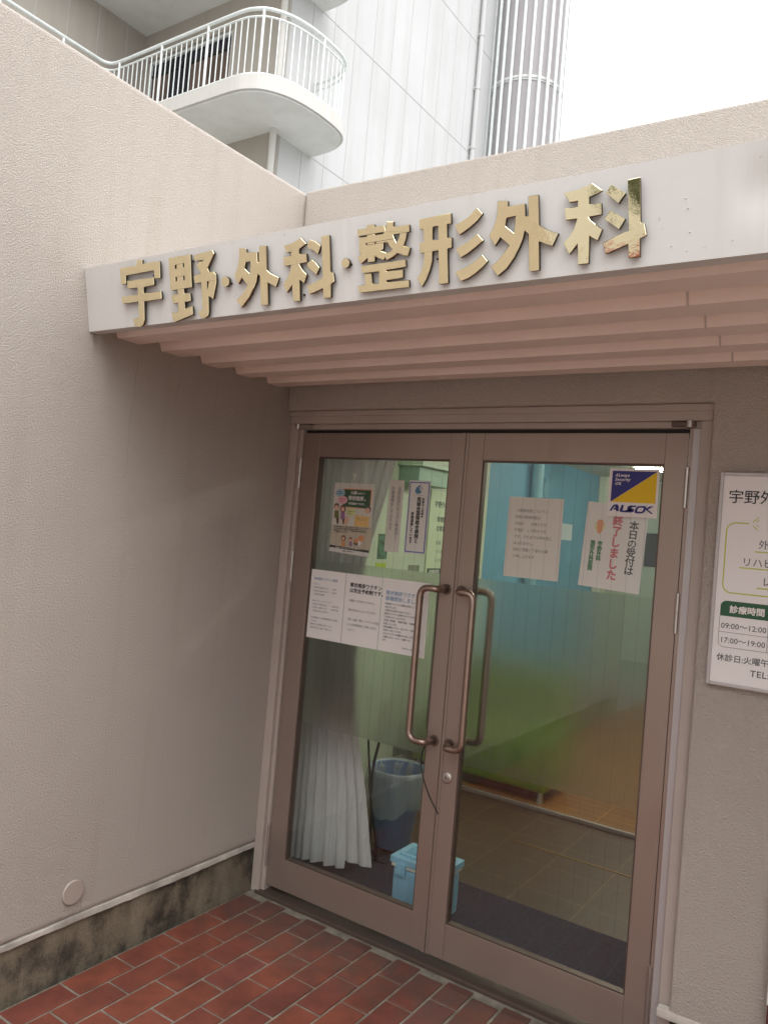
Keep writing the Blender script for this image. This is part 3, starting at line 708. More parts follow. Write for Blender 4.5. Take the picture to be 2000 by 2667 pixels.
# thin black cord hanging from the left handle
b = MB(); pts = []
kp = [(0.815, 0.828), (0.803, 0.79), (0.799, 0.755), (0.803, 0.72), (0.815, 0.689), (0.831, 0.655), (0.85, 0.623), (0.873, 0.593), (0.894, 0.567)]
for x, z in kp: X, Z = adj(x, z, -0.045); pts.append((X, -0.045, Z))
pts = [(0.826, -0.06, 0.842)] + pts
b.tube(pts, 0.0026, 8); tag(b.build('cord', M_BLACK, smooth=True), 'thin black cord dangling from the lower end of the left door handle', 'cord')

# ------------------------------------------------------------------ notices on the glass
def place(xc, zc, y): return adj(xc, zc, y)
YP = 0.0240
# 1 shingles poster
X, Z = place(0.363, 1.684, YP)
o, s = sheet('paper_poster', 'paper poster with a green chalkboard and drawn people behind the left door glass', 'poster', X, Z, YP, 0.213, 0.301, M_PAPERW)
def pp(u, v): return (-0.1065 + 0.213 * u, 0.1505 - 0.301 * v)
def fx(x, y):   # the poster as seen in the photo, un-slanted: u, v from pixel rows of the close-up
    v = (y - 165 - (x - 325) * 0.045) / 1800.0; l = 325 - 150 * v
    return pp((x - l) / (1055 + 0 * v), v)
def fpoly(part, pts, mat, layer=1): s.poly(part, [fx(*p) for p in pts], mat, layer)
fpoly('chalkboard', [(560, 318), (1305, 352), (1255, 850), (520, 805)], M_ORANGE, 1)
fpoly('chalkboard', [(585, 345), (1280, 375), (1245, 835), (545, 785)], M_DGRN, 2)
def ftext(body, x, y, size, mat, layer=3, part='heading', bold=0.0006, **k): 
    a = fx(x, y); s.text(part, body, a[0], a[1], size, mat, layer=layer, bold=bold, **k)
ftext('50歳', 760, 385, 0.0165, M_PAPER); ftext('を過ぎたら', 930, 425, 0.0085, M_PAPER, bold=0.0003)
ftext('帯状疱疹', 690, 512, 0.0210, M_PAPER, bold=0.0009); ftext('の', 1108, 600, 0.009, M_PAPER)
ftext('予防接種ができます。', 690, 680, 0.0105, M_PAPER, bold=0.0004, xs=0.9)
def fell(part, x, y, rx, ry, mat, layer): 
    a = fx(x, y); s.ell(part, a[0], a[1], rx * 0.000201, ry * 0.000167, mat, layer)
fell('speech_bubble', 475, 435, 130, 95, M_BLUEP, 3); fell('speech_bubble', 545, 620, 128, 105, M_PINKP, 4); fell('speech_bubble', 755, 930, 130, 105, M_PYEL, 3)
for (x, y, t_, sz, m_) in ((408, 390, '帯状疱疹は', 0.0046, M_NAVY), (360, 432, '2人に1人が発症', 0.0056, M_NAVY), (470, 580, '予防できる', 0.0060, M_RED), (490, 635, '病気です', 0.0046, M_RED), (680, 900, 'ご相談ください', 0.0050, M_OLIVE), (690, 960, 'お気軽に', 0.0044, M_OLIVE)):
    ftext(t_, x, y, sz, m_, layer=5, part='small_print', bold=0.0002)
def person(*a, **k):
    s.split = True; s.k += 1; s.split = False; person_(*a, **k); s.split = True
def person_(x, y, sc, hair, coat, skin=M_SKIN, leg=M_BROWN, long=False):
    if long: fell('illustration', x, y + 25 * sc, 85 * sc, 100 * sc, hair, 3)
    fell('illustration', x, y, 70 * sc, 85 * sc, hair, 4); fell('illustration', x, y + 35 * sc, 55 * sc, 62 * sc, skin, 5)
    fpoly('illustration', [(x - 55*sc, y + 105*sc), (x + 55*sc, y + 105*sc), (x + 62*sc, y + 300*sc), (x - 72*sc, y + 300*sc)], coat, 3)
    s.k += 1
    if leg: fpoly('illustration', [(x - 20*sc, y + 300*sc), (x + 62*sc, y + 300*sc), (x + 50*sc, y + 450*sc), (x + 0*sc, y + 450*sc)], leg, 3)
person(378, 790, 1.0, M_BROWN, M_OLIVE); person(545, 830, 0.95, M_BROWN, M_PURP, long=True)
fpoly('illustration', [(610, 1060), (720, 1070), (660, 1270), (570, 1260)], M_SKIN, 4)
fell('illustration', 1210, 860, 75, 95, M_INKG, 4); fell('illustration', 1200, 890, 62, 75, M_SKIN, 5); fpoly('illustration', [(1130, 975), (1260, 985), (1250, 1050), (1120, 1040)], M_PAPER, 3)
fpoly('yellow_box', [(870, 1010), (1245, 1035), (1230, 1310), (850, 1285)], M_TAN, 5)
ftext('予防接種について詳しくは', 890, 1075, 0.0050, M_BROWN, layer=6, part='small_print', bold=0.0001); ftext('医師にご相談ください', 950, 1115, 0.0045, M_BROWN, layer=6, part='small_print', bold=0.0001)
fpoly('tinted_band', [(240, 1265), (1300, 1310), (1260, 1900), (185, 1790)], flat('print_beige', (0.62, 0.54, 0.43)), 1)
s.split = False
for i, ln in enumerate(('帯状疱疹は加齢などで免疫力が低下すると発症しやすくなります。', '多くの人が発症する病気で皮膚の痛みや発疹があらわれます。', '神経痛が残ることもあります。予防接種で発症や重症化を防ぐ', 'ことが期待されています。')):
    ftext(ln, 305 - 6 * i, 1290 + 47 * i, 0.0064, M_INK, layer=2, part='small_print', bold=0.0002)
s.split = True
person(560, 1595, 0.75, M_BROWN, M_ORANGE, leg=None, long=True); person(755, 1625, 0.6, M_BROWN, M_PURP, leg=None)
fell('illustration', 1035, 1600, 72, 85, M_ORANGE, 3); fpoly('illustration', [(850, 1620), (960, 1600), (950, 1790), (830, 1730)], M_ORANGE, 3); fpoly('illustration', [(960, 1650), (1045, 1690), (1000, 1780), (945, 1790)], M_PAPER, 4); fpoly('illustration', [(830, 1715), (945, 1720), (940, 1790), (860, 1775)], M_INKG, 4)
fpoly('footer_band', [(185, 1795), (1235, 1895), (1230, 1955), (180, 1852)], M_INK, 2)
ftext('帯状疱疹について詳しく知りたい方は、医師にご相談ください', 355, 1835, 0.0056, M_PAPER, layer=3, part='small_print', bold=0.0002, xs=0.85)
fpoly('footer_paper', [(180, 1855), (1228, 1958), (1225, 2060), (168, 1958)], M_PAPER, 2)
ftext('宇野外科・整形外科', 530, 1925, 0.0058, M_INK, layer=3, part='small_print', bold=0.0002)
s.done()

# 2 narrow white notice
X, Z = place(0.578, 1.706, YP)
o, s = sheet('paper_notice', 'narrow white paper strip with two thin columns of upright writing', 'notice', X, Z, YP, 0.073, 0.300, M_PAPERW)
s.text('writing', '当院は淀川キリスト教病院と', 0.007, 0.122, 0.0178, M_INKG, vertical=True, line=0.95, bold=0.0001)
s.text('writing', '診療連携をしております', -0.024, 0.122, 0.0178, M_INKG, vertical=True, line=0.95, bold=0.0001)
s.done()
# 3 blue-bordered notice
X, Z = place(0.689, 1.707, YP)
o, s = sheet('paper_notice', 'white notice with a blue border and emblem, beside the narrow paper strip', 'notice', X, Z, YP, 0.102, 0.301, M_PAPER)
s.rect('blue_border', -0.047, 0.047, -0.1445, 0.1445, M_BORDER, 1); s.rect('white_field', -0.0425, 0.0425, -0.140, 0.140, M_PAPER, 2)
s.k += 1; s.split = False
s.ell('emblem', -0.004, 0.108, 0.0155, 0.0125, M_TEALLOGO, 3); s.poly('emblem', [(-0.019, 0.112), (-0.006, 0.117), (0.010, 0.131), (-0.002, 0.131), (-0.013, 0.123)], M_TEALLOGO, 3)
s.ell('emblem', 0.009, 0.1165, 0.0078, 0.0078, M_PAPER, 4); s.ell('emblem', 0.0105, 0.118, 0.0058, 0.0058, M_TEALLOGO, 5); s.ell('emblem', 0.0105, 0.118, 0.0032, 0.0032, M_PAPER, 6)
s.rect('emblem', -0.024, 0.022, 0.0905, 0.0915, M_INKG, 3)
s.split = True
s.text('writing', '医療法人医誠会', 0.017, 0.080, 0.0118, M_INK, vertical=True, layer=3, bold=0.0005)
s.text('writing', '医誠会国際総合病院と', -0.0065, 0.082, 0.0193, M_INK, vertical=True, layer=3, bold=0.0011, line=0.98)
s.text('writing', '医療連携しています', -0.030, 0.020, 0.0145, M_INK, vertical=True, layer=3, bold=0.0008, line=1.0)
s.done()
# 4 three white sheets in the frosted band
tri = [('white sheet of small grey print, leftmost of the row in the frosted band', 0.263, 0.193),
       ('white sheet headed with large black writing, in the middle of its row', 0.454, 0.188),
       ('white sheet headed with pale blue writing, behind the left pull handle', 0.662, 0.226)]
for i, (lab, xc, wd) in enumerate(tri):
    X, Z = place(xc, 1.2985, 0.0122)
    o, s = sheet('paper_sheet', lab, 'notice', X, Z, 0.0122, wd - 0.0006, 0.300, M_PAPER)
    L = -wd / 2
    if i == 0:
        s.text('heading', '帯状疱疹ワクチンの費用', L + 0.022, 0.116, 0.0125, M_BLUE_INK, bold=0.0002, xs=0.95)
        s.split = False; z = 0.090
        for ln in ('生ワクチン', '○大阪市から助成がある方・・・4,500円', '○大阪市から助成がない方・・・9,000円', '（予防効果 5年程度）', '', '不活化ワクチン（シングリックス）', '○大阪市から助成がある方・・・11,000円×2回', '○大阪市から助成がない方・・・22,000円×2回', '（予防効果 10年以上続きます）', '', '生活保護受給者・市民税非課税世帯の方は無料', 'になります。', '接種の際には証明書をお持ちください。', '詳細は予約の際、医師がご説明します。'):
            if ln: s.text('small_print', ln, L + 0.020, z, 0.0086, M_INKG, bold=0.0001, xs=0.82)
            else: s.k += 1
            z -= 0.0146
    elif i == 1:
        s.split = True
        s.text('heading', '帯状疱疹ワクチン\nは完全予約制です。', L + 0.024, 0.112, 0.0205, M_INK, bold=0.0007, line=1.12)
        for ln, z in (('お電話での予約はできません。', 0.042), ('来院予約のみとなっております。', 0.002), ('予約・接種・費用・ワクチンの内容', -0.038), ('などは診療時間内にお問い合わせ', -0.060), ('ください。', -0.081)):
            s.text('small_print', ln, L + 0.024, z, 0.0118, M_INKG, bold=0.0001, xs=0.86)
    else:
        s.text('heading', '帯状疱疹ワクチンの\n接種開始しました。', L + 0.020, 0.100, 0.0205, M_BLUE_INK, bold=0.0003, line=1.1)
        s.split = False; z = 0.050
        for ln in ('帯状疱疹ワクチンのご準備が出来ました', 'お知らせします。', 'ご希望の方は受付でお伝えください。', '医師からワクチンの説明をさせていただき', 'ご予約をさせていただきます。', '予約後「説明書」「接種予約票」「同意書」', 'お渡しいたします。', '当院は接種をワクチン（生ワクチン・組み換え）', 'の両方とり扱っています。', 'どちらのワクチンを接種するか迷ってる方は', 'ご相談ください。よろしくお願いいたし', 'ます。'):
            s.text('small_print', ln, L + 0.020, z, 0.0092, M_INKG, bold=0.00015, xs=0.86); z -= 0.0136
        s.text('small_print', '宇野外科・整形外科医院', 0.005, -0.122, 0.008, M_INKG, bold=0.0001)
    s.done()
# 5 opening-hours notice on the right leaf
X, Z = place(1.1935, 1.6605, 0.0240)
o, s = sheet('paper_notice', 'cream sheet with eight thin grey lines on the right door glass', 'notice', X, Z, 0.0240, 0.2165, 0.301, M_PAPERW)
s.split = False
for k, ln in enumerate(('＜開錠時間について＞', '玄関の開場時間は', '午前診　　８時４５分', '午後診　１６時４５分', 'です。それまでは待合室に', 'は入れません。', '何卒ご理解ご了承をお願', 'い申し上げます')):
    s.text('writing', ln, -0.078 + (0.003 if k == 0 else 0), 0.106 - 0.0245 * k, 0.0138, M_INKG, bold=0.0, xs=0.92)
s.done()
# 6 closed-for-today notice, hung a little askew
X, Z = place(1.4905, 1.652, 0.0300)
o, s = sheet('paper_notice', 'white notice hung askew with large upright black and red writing below the sticker', 'notice', X, Z, 0.0300, 0.217, 0.302, M_PAPER, tilt=math.radians(2.9))
def up(part, body, x, z, size, step, mat, **k):
    s.split = True; s.k += 1; s.split = False
    for i, ch in enumerate(body): s.text(part, ch, x, z - step * i, size, mat, **k)
up('black_writing', '本日の受付は', 0.047, 0.097, 0.034, 0.0315, M_INK, bold=0.0009)
up('red_writing', '終了しました', -0.012, 0.111, 0.039, 0.0385, flat('soft_red_print', (0.60, 0.12, 0.15)), bold=0.0018, xs=0.92)
up('green_writing', '宇野外科', -0.056, 0.014, 0.0195, 0.0175, M_GRN, bold=0.0012, xs=0.9)
up('green_writing', '整形外科医院', -0.082, 0.014, 0.0195, 0.0180, M_GRN, bold=0.0012, xs=0.9)
s.ell('drawn_figure', -0.056, 0.068, 0.0185, 0.022, M_PYEL, 1); s.ell('drawn_figure', -0.055, 0.078, 0.012, 0.0135, M_ORANGE, 2)
s.poly('drawn_figure', [(-0.066, 0.068), (-0.045, 0.068), (-0.046, 0.050), (-0.052, 0.040), (-0.058, 0.040), (-0.064, 0.052)], M_ORANGE, 3)
s.done()
# 7 security sticker on the outside of the right pane
o, s = sheet('security_sticker', 'blue and yellow security sticker at the top right of the right door glass', 'sticker', *place(1.5445, 1.8425, 0.0138), 0.0138, 0.172, 0.168, M_PAPER)
s.poly('blue_half', [(-0.0755, 0.0755), (0.0775, 0.0755), (-0.0755, -0.0335)], M_NAVY, 1)
s.poly('yellow_half', [(0.0775, 0.0745), (0.0775, -0.0335), (-0.0745, -0.0335)], M_YEL, 1)
for k, ln in enumerate(('ALways', 'Security', 'OK')): s.text('white_lettering', ln, -0.065, 0.0675 - 0.0148 * k, 0.0148, M_PAPER, layer=2, bold=0.0004, shear=0.22, spacing=1.08)
# the wide slanted wordmark, stroke by stroke
s.split = False; s.k += 1
QL = [1.0]
def q(part, pts):
    QL[0] += 0.30
    s.poly(part, [(-0.0775 + 0.000212 * (x - 705), -0.0415 - 0.000213 * (y - 705) + (x - 705) * 0.0000094) for x, y in pts], M_NAVY, QL[0])
q('wordmark', [(708, 820), (755, 735), (785, 713), (830, 712), (858, 735), (862, 825), (822, 825), (822, 800), (775, 800), (775, 782), (822, 782), (822, 752), (800, 745), (785, 750), (742, 820)])
q('wordmark', [(905, 720), (940, 720), (915, 800), (925, 812), (985, 815), (985, 842), (895, 838), (872, 815)])
q('wordmark', [(1140, 730), (1140, 755), (1060, 755), (1042, 765), (1050, 775), (1095, 782), (1115, 800), (1105, 828), (1070, 845), (960, 842), (962, 818), (1060, 820), (1075, 810), (1065, 802), (1015, 795), (995, 778), (1005, 748), (1035, 730)])
ang = [2 * math.pi * k / 32 for k in range(33)]
se = lambda v: math.copysign(abs(v) ** 0.55, v)
ringp = lambda hw, hh: [(1213 + hw * se(math.cos(a)) - hh * se(math.sin(a)) * 0.32, 793 + hh * se(math.sin(a)) + 4) for a in ang]
Ro, Ri = ringp(84, 60), ringp(46, 33)
QL[0] += 0.30
for k in range(32):
    ql = QL[0]; q('wordmark', [Ro[k], Ro[k + 1], Ri[k + 1], Ri[k]]); QL[0] = ql
QL[0] += 0.30
q('wordmark', [(1420, 742), (1355, 742), (1285, 790), (1385, 862), (1418, 862), (1330, 795)])
s.done()

# ------------------------------------------------------------------ clinic signboard on the entrance wall
SB = thing('clinic_signboard', 'framed white clinic sign on the wall right of the doors, cut by the picture edge', 'signboard', (2.2, -0.08, 1.26))
sx0, sx1, sz0, sz1, sy = 1.8385, 2.70, 1.252, 1.914, -0.090
b = MB(); f = 0.011
for fb in ((sx0, sx0 + f, sz0, sz1), (sx1 - f, sx1, sz0, sz1), (sx0 + f, sx1 - f, sz0, sz0 + f), (sx0 + f, sx1 - f, sz1 - f, sz1)):
    b = MB(); b.box(fb[0], fb[1], sy, -0.0645, fb[2], fb[3]); b.build('frame', M_ALU, SB, bevel=0.002)
b = MB(); b.box(sx0 + f, sx1 - f, sy + 0.004, -0.066, sz0 + f, sz1 - f); b.build('sign_panel', M_SIGN, SB)
pr = bpy.data.objects.new('printed_face', None); 
class SBSheet(Sheet):
    def done(s):
        for (part, mn, _), meshes in s.parts.items():
            bm = bmesh.new()
            for me in meshes: bm.from_mesh(me); bpy.data.meshes.remove(me)
            me = bpy.data.meshes.new(part); bm.to_mesh(me); bm.free(); me.transform(Matrix.Translation((0, sy + 0.004, 0)))
            me.materials.append(bpy.data.materials[mn])
            o = bpy.data.objects.new(part, me); COL.objects.link(o); o.parent = SB; o.matrix_parent_inverse = Matrix.Translation(-Vector(SB.location))
bpy.data.objects.remove(pr)
s = SBSheet(None)
def su(u, v):   # measured picture point -> point on the sign face
    return SIGN[(u, v)]
SIGNPTS = {'title': [1.8652, 1.8578], 'ge': [1.9598, 1.7074], 'ri': [1.9164, 1.6516], 're': [1.9755, 1.596], 'titleh': 0.0448, 'geh': 0.0298, 'l1': [1.9518, 1.6741], 'l2': [1.9098, 1.6218], 'l3': [1.9632, 1.564], 'box': [1.8671, 1.7573, 1.54], 'boxgap': 1.9299, 'grn': [1.8657, 1.5148, 1.4676], 'sin': [1.8919, 1.5009], 'sinh': 0.025, 't1': [1.8702, 1.4491], 't2': [1.8698, 1.4046], 'th': 0.0237, 'tz': [1.4183, 1.3724], 'tv': 2.0023, 'kyu': [1.8647, 1.3503], 'kyuh': 0.0237, 'tel': [1.962, 1.3159], 'telh': 0.027, 'tsp': 1.0}
P = SIGNPTS
s.text('title', '宇野外科・整形外科', P['title'][0], P['title'][1], P['titleh'], M_INK, bold=0.0004, spacing=1.0)
s.text('services', '外科・整形外科', P['ge'][0], P['ge'][1], P['geh'], M_INKG, bold=0.0002)
s.text('services', 'リハビリテーション科', P['ri'][0], P['ri'][1], P['geh'], M_INKG, bold=0.0002)
s.text('services', 'レントゲン', P['re'][0], P['re'][1], P['geh'], M_INKG, bold=0.0002)
for kx in ('l1', 'l2', 'l3'):
    a = P[kx]; s.rect('lime_rule', a[0], a[0] + 0.36 + (0.08 if kx == 'l2' else 0), a[1] - 0.0035, a[1], M_LIME, 1)
bx0, bz1, bz0 = P['box'][0], P['box'][1], P['box'][2]; rr = 0.026; bx1 = 2.66
s.split = False; s.k += 1
pts = [(P['boxgap'], bz1)] + [(x, z) for x, z in arc(bx0 + rr, bz1 - rr, rr, 90, 180, 8)] + [(x, z) for x, z in arc(bx0 + rr, bz0 + rr, rr, 180, 270, 8)] + [(bx1, bz0)]
s.line('lime_rule', pts, 0.0036, M_LIME, 1)
bxg = P['boxgap']
for a in (((bxg + 0.010, bz1 + 0.005), (bxg + 0.026, bz1 + 0.020)), ((bxg + 0.020, bz1 + 0.006), (bxg + 0.027, bz1 + 0.011)), ((bxg + 0.020, bz1 - 0.004), (bxg + 0.027, bz1 - 0.008)), ((bxg + 0.010, bz1 - 0.006), (bxg + 0.025, bz1 - 0.019))):
    s.line('lime_rule', a, 0.0026, M_LIME, 1)
s.split = True
gx0, gz1, gz0 = P['grn'][0], P['grn'][1], P['grn'][2]
s.poly('green_heading', [(gx0, gz0)] + [(2.66, gz0), (2.66, gz1)] + arc(gx0 + 0.018, gz1 - 0.018, 0.018, 90, 180, 8), M_DGRN, 1)
s.text('heading_lettering', '診療時間', P['sin'][0], P['sin'][1], P['sinh'], M_PAPER, layer=2, bold=0.0009)
for kx, t_ in (('t1', '09:00〜12:00'), ('t2', '17:00〜19:00')): s.text('hours', t_, P[kx][0], P[kx][1], P['th'], M_INKG, bold=0.0002, spacing=P['tsp'])
tz = P['tz']; s.split = False; s.k += 1
s.rect('table_rule', gx0, 2.66, tz[0] - .0006, tz[0] + .0006, M_INKG, 1); s.line('table_rule', [(gx0, gz0), (gx0, tz[1] + 0.016)] + arc(gx0 + .016, tz[1] + .016, .016, 180, 270, 6) + [(2.66, tz[1])], 0.0012, M_INKG, 1)
for k in range(7):
    xv = P['tv'] + k * 0.085
    if xv < 2.66: s.rect('table_rule', xv, xv + 0.0012, tz[1], gz0, M_INKG, 1)
s.split = True
s.text('closing_days', '休診日:火曜午後', P['kyu'][0], P['kyu'][1], P['kyuh'], M_INKG, bold=0.0004)
s.text('closing_days', 'TEL:0', P['tel'][0], P['tel'][1], P['telh'], M_INKG, bold=0.0004, spacing=1.1)
s.done()
# white board standing at the right edge of the picture
b = MB(); b.box(2.072, 2.60, -0.112, -0.098, 0.365, 0.72)
LB = b.build('leaning_board', M_SIGN, bevel=0.002); tag(LB, 'white board on a low brown foot standing against the wall at the right edge', 'board')
for fb in ((2.074, 2.598, -0.116, -0.094, 0.31, 0.3648), (2.10, 2.14, -0.15, -0.07, 0.0, 0.3098), (2.53, 2.57, -0.15, -0.07, 0.0, 0.3098)):
    b = MB(); b.box(*fb); b.build('foot', M_DKRED, LB, bevel=0.002)

# ------------------------------------------------------------------ inside the clinic
b = MB(); b.box(-0.6, 2.4, 0.125, 1.93, -0.03, 0.0); tag(b.build('entry_floor', M_IFLOOR), None, kind='structure')
b = MB(); b.box(-0.6, 2.4, 1.9435, 6.4, -0.03, 0.0245); tag(b.build('wooden_floor', M_WOOD), None, kind='structure')
b = MB(); b.prism([(1.9305, -0.02), (1.943, -0.02), (1.943, 0.0265), (1.920, 0.0265), (1.920, 0.017), (1.9305, 0.017)], 'x', -0.4995, 2.2)
tag(b.build('step_nosing', M_ALU), 'pale metal edging strip along the step up to the wooden floor', 'step edging')
b = MB(); b.box(-0.45, 1.76, 0.126, 0.70, 0.0, 0.008)
tag(b.build('entrance_mat', M_MAT), 'dark navy carpet mat inside the doors', 'mat')
b = MB(); b.box(0.64, 1.76, 1.380, 1.396, 0.0, 0.0025); tag(b.build('floor_reflection', plain('orange_reflection', (0.22, 0.13, 0.045), 0.5, 0.1)), 'thin painted reflection of the orange wood across the brown entry tiles', 'painted reflection')  # orange reflection of the wood floor, painted as a thin strip
IW = thing('interior_side_wall', 'long inside wall on the left, pale green near the door and teal farther in', 'wall', (-0.55, 3.2, 0))
b = MB(); b.box(-0.6, -0.5, 0.125, 3.02, -0.02, 2.4395); b.build('green_face', M_IWALL, IW)
b = MB(); b.box(-0.6, -0.5, 3.0205, 5.72, 0.05, 2.4395); b.build('teal_face', M_TEAL, IW)
b = MB(); b.box(-0.6, -0.5, 5.7205, 6.4, 0.05, 2.4395); b.build('end_face', M_IWALL, IW)
b = MB(); b.box(-0.4995, 2.2, 6.2, 6.39, 0.05, 2.4395); tag(b.build('interior_back_wall', flat('greygreen_wall', (0.36, 0.45, 0.36))), 'greyish green wall at the far end of the waiting room', 'wall')
b = MB(); b.box(2.201, 2.3, 0.125, 6.4, -0.02, 2.4395); tag(b.build('interior_right_wall', M_IWALL), 'pale inside wall to the right of the glass doors', 'wall')
b = MB(); b.box(-0.6, 2.3, 0.121, 6.4, 2.44, 2.5); tag(b.build('ceiling', M_ICEIL), None, kind='structure')
b = MB(); b.box(-0.6, -0.001, 0.112, 0.124, 0.0, 2.4395); tag(b.build('return_wall', M_IWALL), 'narrow inside wall behind the left jamb', 'wall')
for lx, ly, yaw, lab in ((0.86, 4.47, 0, 'bright tube lamp on the far ceiling, seen at the top of the right door glass'),
                         (1.0, 1.25, 0, 'added tube lamp just inside the doors, out of view, lighting the entry'), (1.2, 2.9, 0, 'added tube lamp on the middle of the ceiling, out of view')):  # the two lamps on this line are unseen, added to light the room
    r = thing('ceiling_lamp', lab, 'ceiling lamp', (lx, ly, 2.40), 'tube lamps on the clinic ceiling')
    b = MB(); b.box(lx - 0.64, lx + 0.64, ly - 0.06, ly + 0.06, 2.412, 2.4395); b.build('fitting', M_ICEIL, r, bevel=0.004)
    b = MB(); b.tube([(lx - 0.61, ly, 2.392), (lx + 0.61, ly, 2.392)], 0.017, 14); b.build('tube', M_LAMP, r, smooth=True)
# things on the side wall
r = thing('wall_vent', 'round teal vent cap on the teal wall', 'vent', (-0.5, 4.165, 2.165))
b = MB(); b.tube([(-0.4995, 4.165, 2.165), (-0.462, 4.165, 2.165)], [0.088, 0.082], 36); b.build('rim', M_TEALP, r, smooth=True)
b = MB()
for k in range(-4, 5):
    hw = math.sqrt(max(0, 0.072 ** 2 - (k * 0.016) ** 2)); b.box(-0.462, -0.456, 4.165 - hw, 4.165 + hw, 2.165 + k * 0.016 - 0.0035, 2.165 + k * 0.016 + 0.0035)
b.build('louvre', M_TEAL, r)
b = MB(); b.tube([(-0.44, 3.86, 0.10), (-0.44, 3.86, 2.4385)], 0.055, 20); tag(b.build('wall_pipe', M_TEALP, smooth=True), 'pale teal pipe running up the teal wall left of the vent', 'pipe')
b = MB(); b.box(-0.4995, -0.40, 5.72, 5.86, 0.10, 2.4385); tag(b.build('corner_column', M_IWALL, bevel=0.01), 'pale column where the teal wall ends', 'column')
b = MB(); b.box(-0.4995, -0.493, 4.48, 4.98, 1.70, 1.862); o = b.build('wall_notice', flat('pale_notice', (0.55, 0.66, 0.70))); tag(o, 'small pale notice on the teal wall right of the vent', 'notice')
b = MB(); b.box(-0.08, 0.06, 6.176, 6.1995, 1.49, 1.86); tag(b.build('dark_screen', M_DARK, bevel=0.003), 'dark screen on the far wall at the right edge of the glass', 'screen')
r = thing('wall_shelf', 'pale box shelf high on the green inside wall', 'shelf', (-0.45, 1.88, 2.05))
b = MB(); b.box(-0.4995, -0.30, 1.64, 2.12, 2.085, 2.115); b.build('shelf_board', flat('shelf_green', (0.42, 0.56, 0.42)), r, bevel=0.003)
b = MB(); b.box(-0.4995, -0.34, 1.67, 2.09, 1.97, 2.0845); b.build('shelf_box', flat('shelf_green_dark', (0.24, 0.40, 0.30)), r, bevel=0.003)
# clinic board inside, on the same wall
b = MB(); b.box(-0.4995, -0.488, 2.10, 2.98, 1.32, 1.96)
o = b.build('inside_board', flat('inside_board_face', (0.62, 0.74, 0.52))); tag(o, 'pale green clinic board on the inside wall beside the blue-bordered notice', 'signboard')
def side_text(parent, part, body, y, z, size, mat, **k):
    me = text_mesh(body, size, **k)
    me.transform(Matrix.Translation((-0.4874, y, z)) @ Matrix.Rotation(math.pi / 2, 4, 'Z') @ Matrix.Rotation(math.pi / 2, 4, 'X'))
    me.materials.append(mat); t = bpy.data.objects.new(part, me); COL.objects.link(t); t.parent = parent
side_text(o, 'title', '宇野外科・整形外科', 2.155, 1.885, 0.050, M_INK, bold=0.0012)
side_text(o, 'writing', '管理医師\n従事医師', 2.205, 1.775, 0.042, M_INK, bold=0.0006, line=1.6)
side_text(o, 'writing', '外科\nリハビリ\nレントゲン', 2.215, 1.60, 0.036, M_INKG, bold=0.0004, line=1.7)
b = MB(); b.box(-0.4885, -0.4868, 2.12, 2.95, 1.345, 1.40); b.build('green_heading', M_DGRN, o)
me = text_mesh('診療時間', 0.036, bold=0.0006); me.transform(Matrix.Translation((-0.4862, 2.15, 1.39)) @ Matrix.Rotation(math.pi / 2, 4, 'Z') @ Matrix.Rotation(math.pi / 2, 4, 'X')); me.materials.append(M_PAPER)
t = bpy.data.objects.new('heading_lettering', me); COL.objects.link(t); t.parent = o
r = thing('wall_leaflet', 'small dark picture leaflet over a lime strip on the green inside wall', 'leaflet', (-0.49, 1.54, 1.40))
b = MB(); b.box(-0.4995, -0.497, 1.49, 1.60, 1.455, 1.62); b.build('picture', plain('leaflet_picture', (0.06, 0.16, 0.09), 0.5, var=0.9, vscale=25), r)
b = MB(); b.box(-0.4995, -0.497, 1.48, 1.60, 1.395, 1.43); b.build('lime_strip', flat('lime_strip_print', (0.45, 0.60, 0.05)), r)
b = MB(); b.box(-0.4995, -0.495, 1.885, 2.0, 0.10, 1.42); b.box(-0.4995, -0.49, 2.0, 2.018, 0.10, 1.42); tag(b.build('cupboard_edge', flat('cupboard_trim', (0.20, 0.24, 0.17))), 'slim grey-green cupboard edge below the inside board', 'cupboard')

# bench
r = thing('waiting_bench', 'lime green waiting bench on short metal legs up on the wooden floor', 'bench', (0.1, 2.2, 0.0245))
b = MB(); b.box(-0.42, 0.565, 1.985, 2.47, 0.085, 0.40); b.build('seat', M_BENCH, r, bevel=0.03, seg=4)
b = MB(); b.box(-0.40, 0.55, 2.40, 2.50, 0.401, 0.80); b.build('backrest', M_BENCH, r, bevel=0.03, seg=4)
for x in (-0.36, 0.525):
    for y in (2.01, 2.42):
        b = MB(); b.tube([(x, y, 0.0245), (x, y, 0.09)], [0.022, 0.017], 16); b.build('leg', M_STEEL, r, smooth=True)
b = MB(); b.box(-0.40, 0.46, 2.06, 2.08, 0.0248, 0.0845); b.build('under_board', M_DKRED, r)  # dark red board set back under the seat

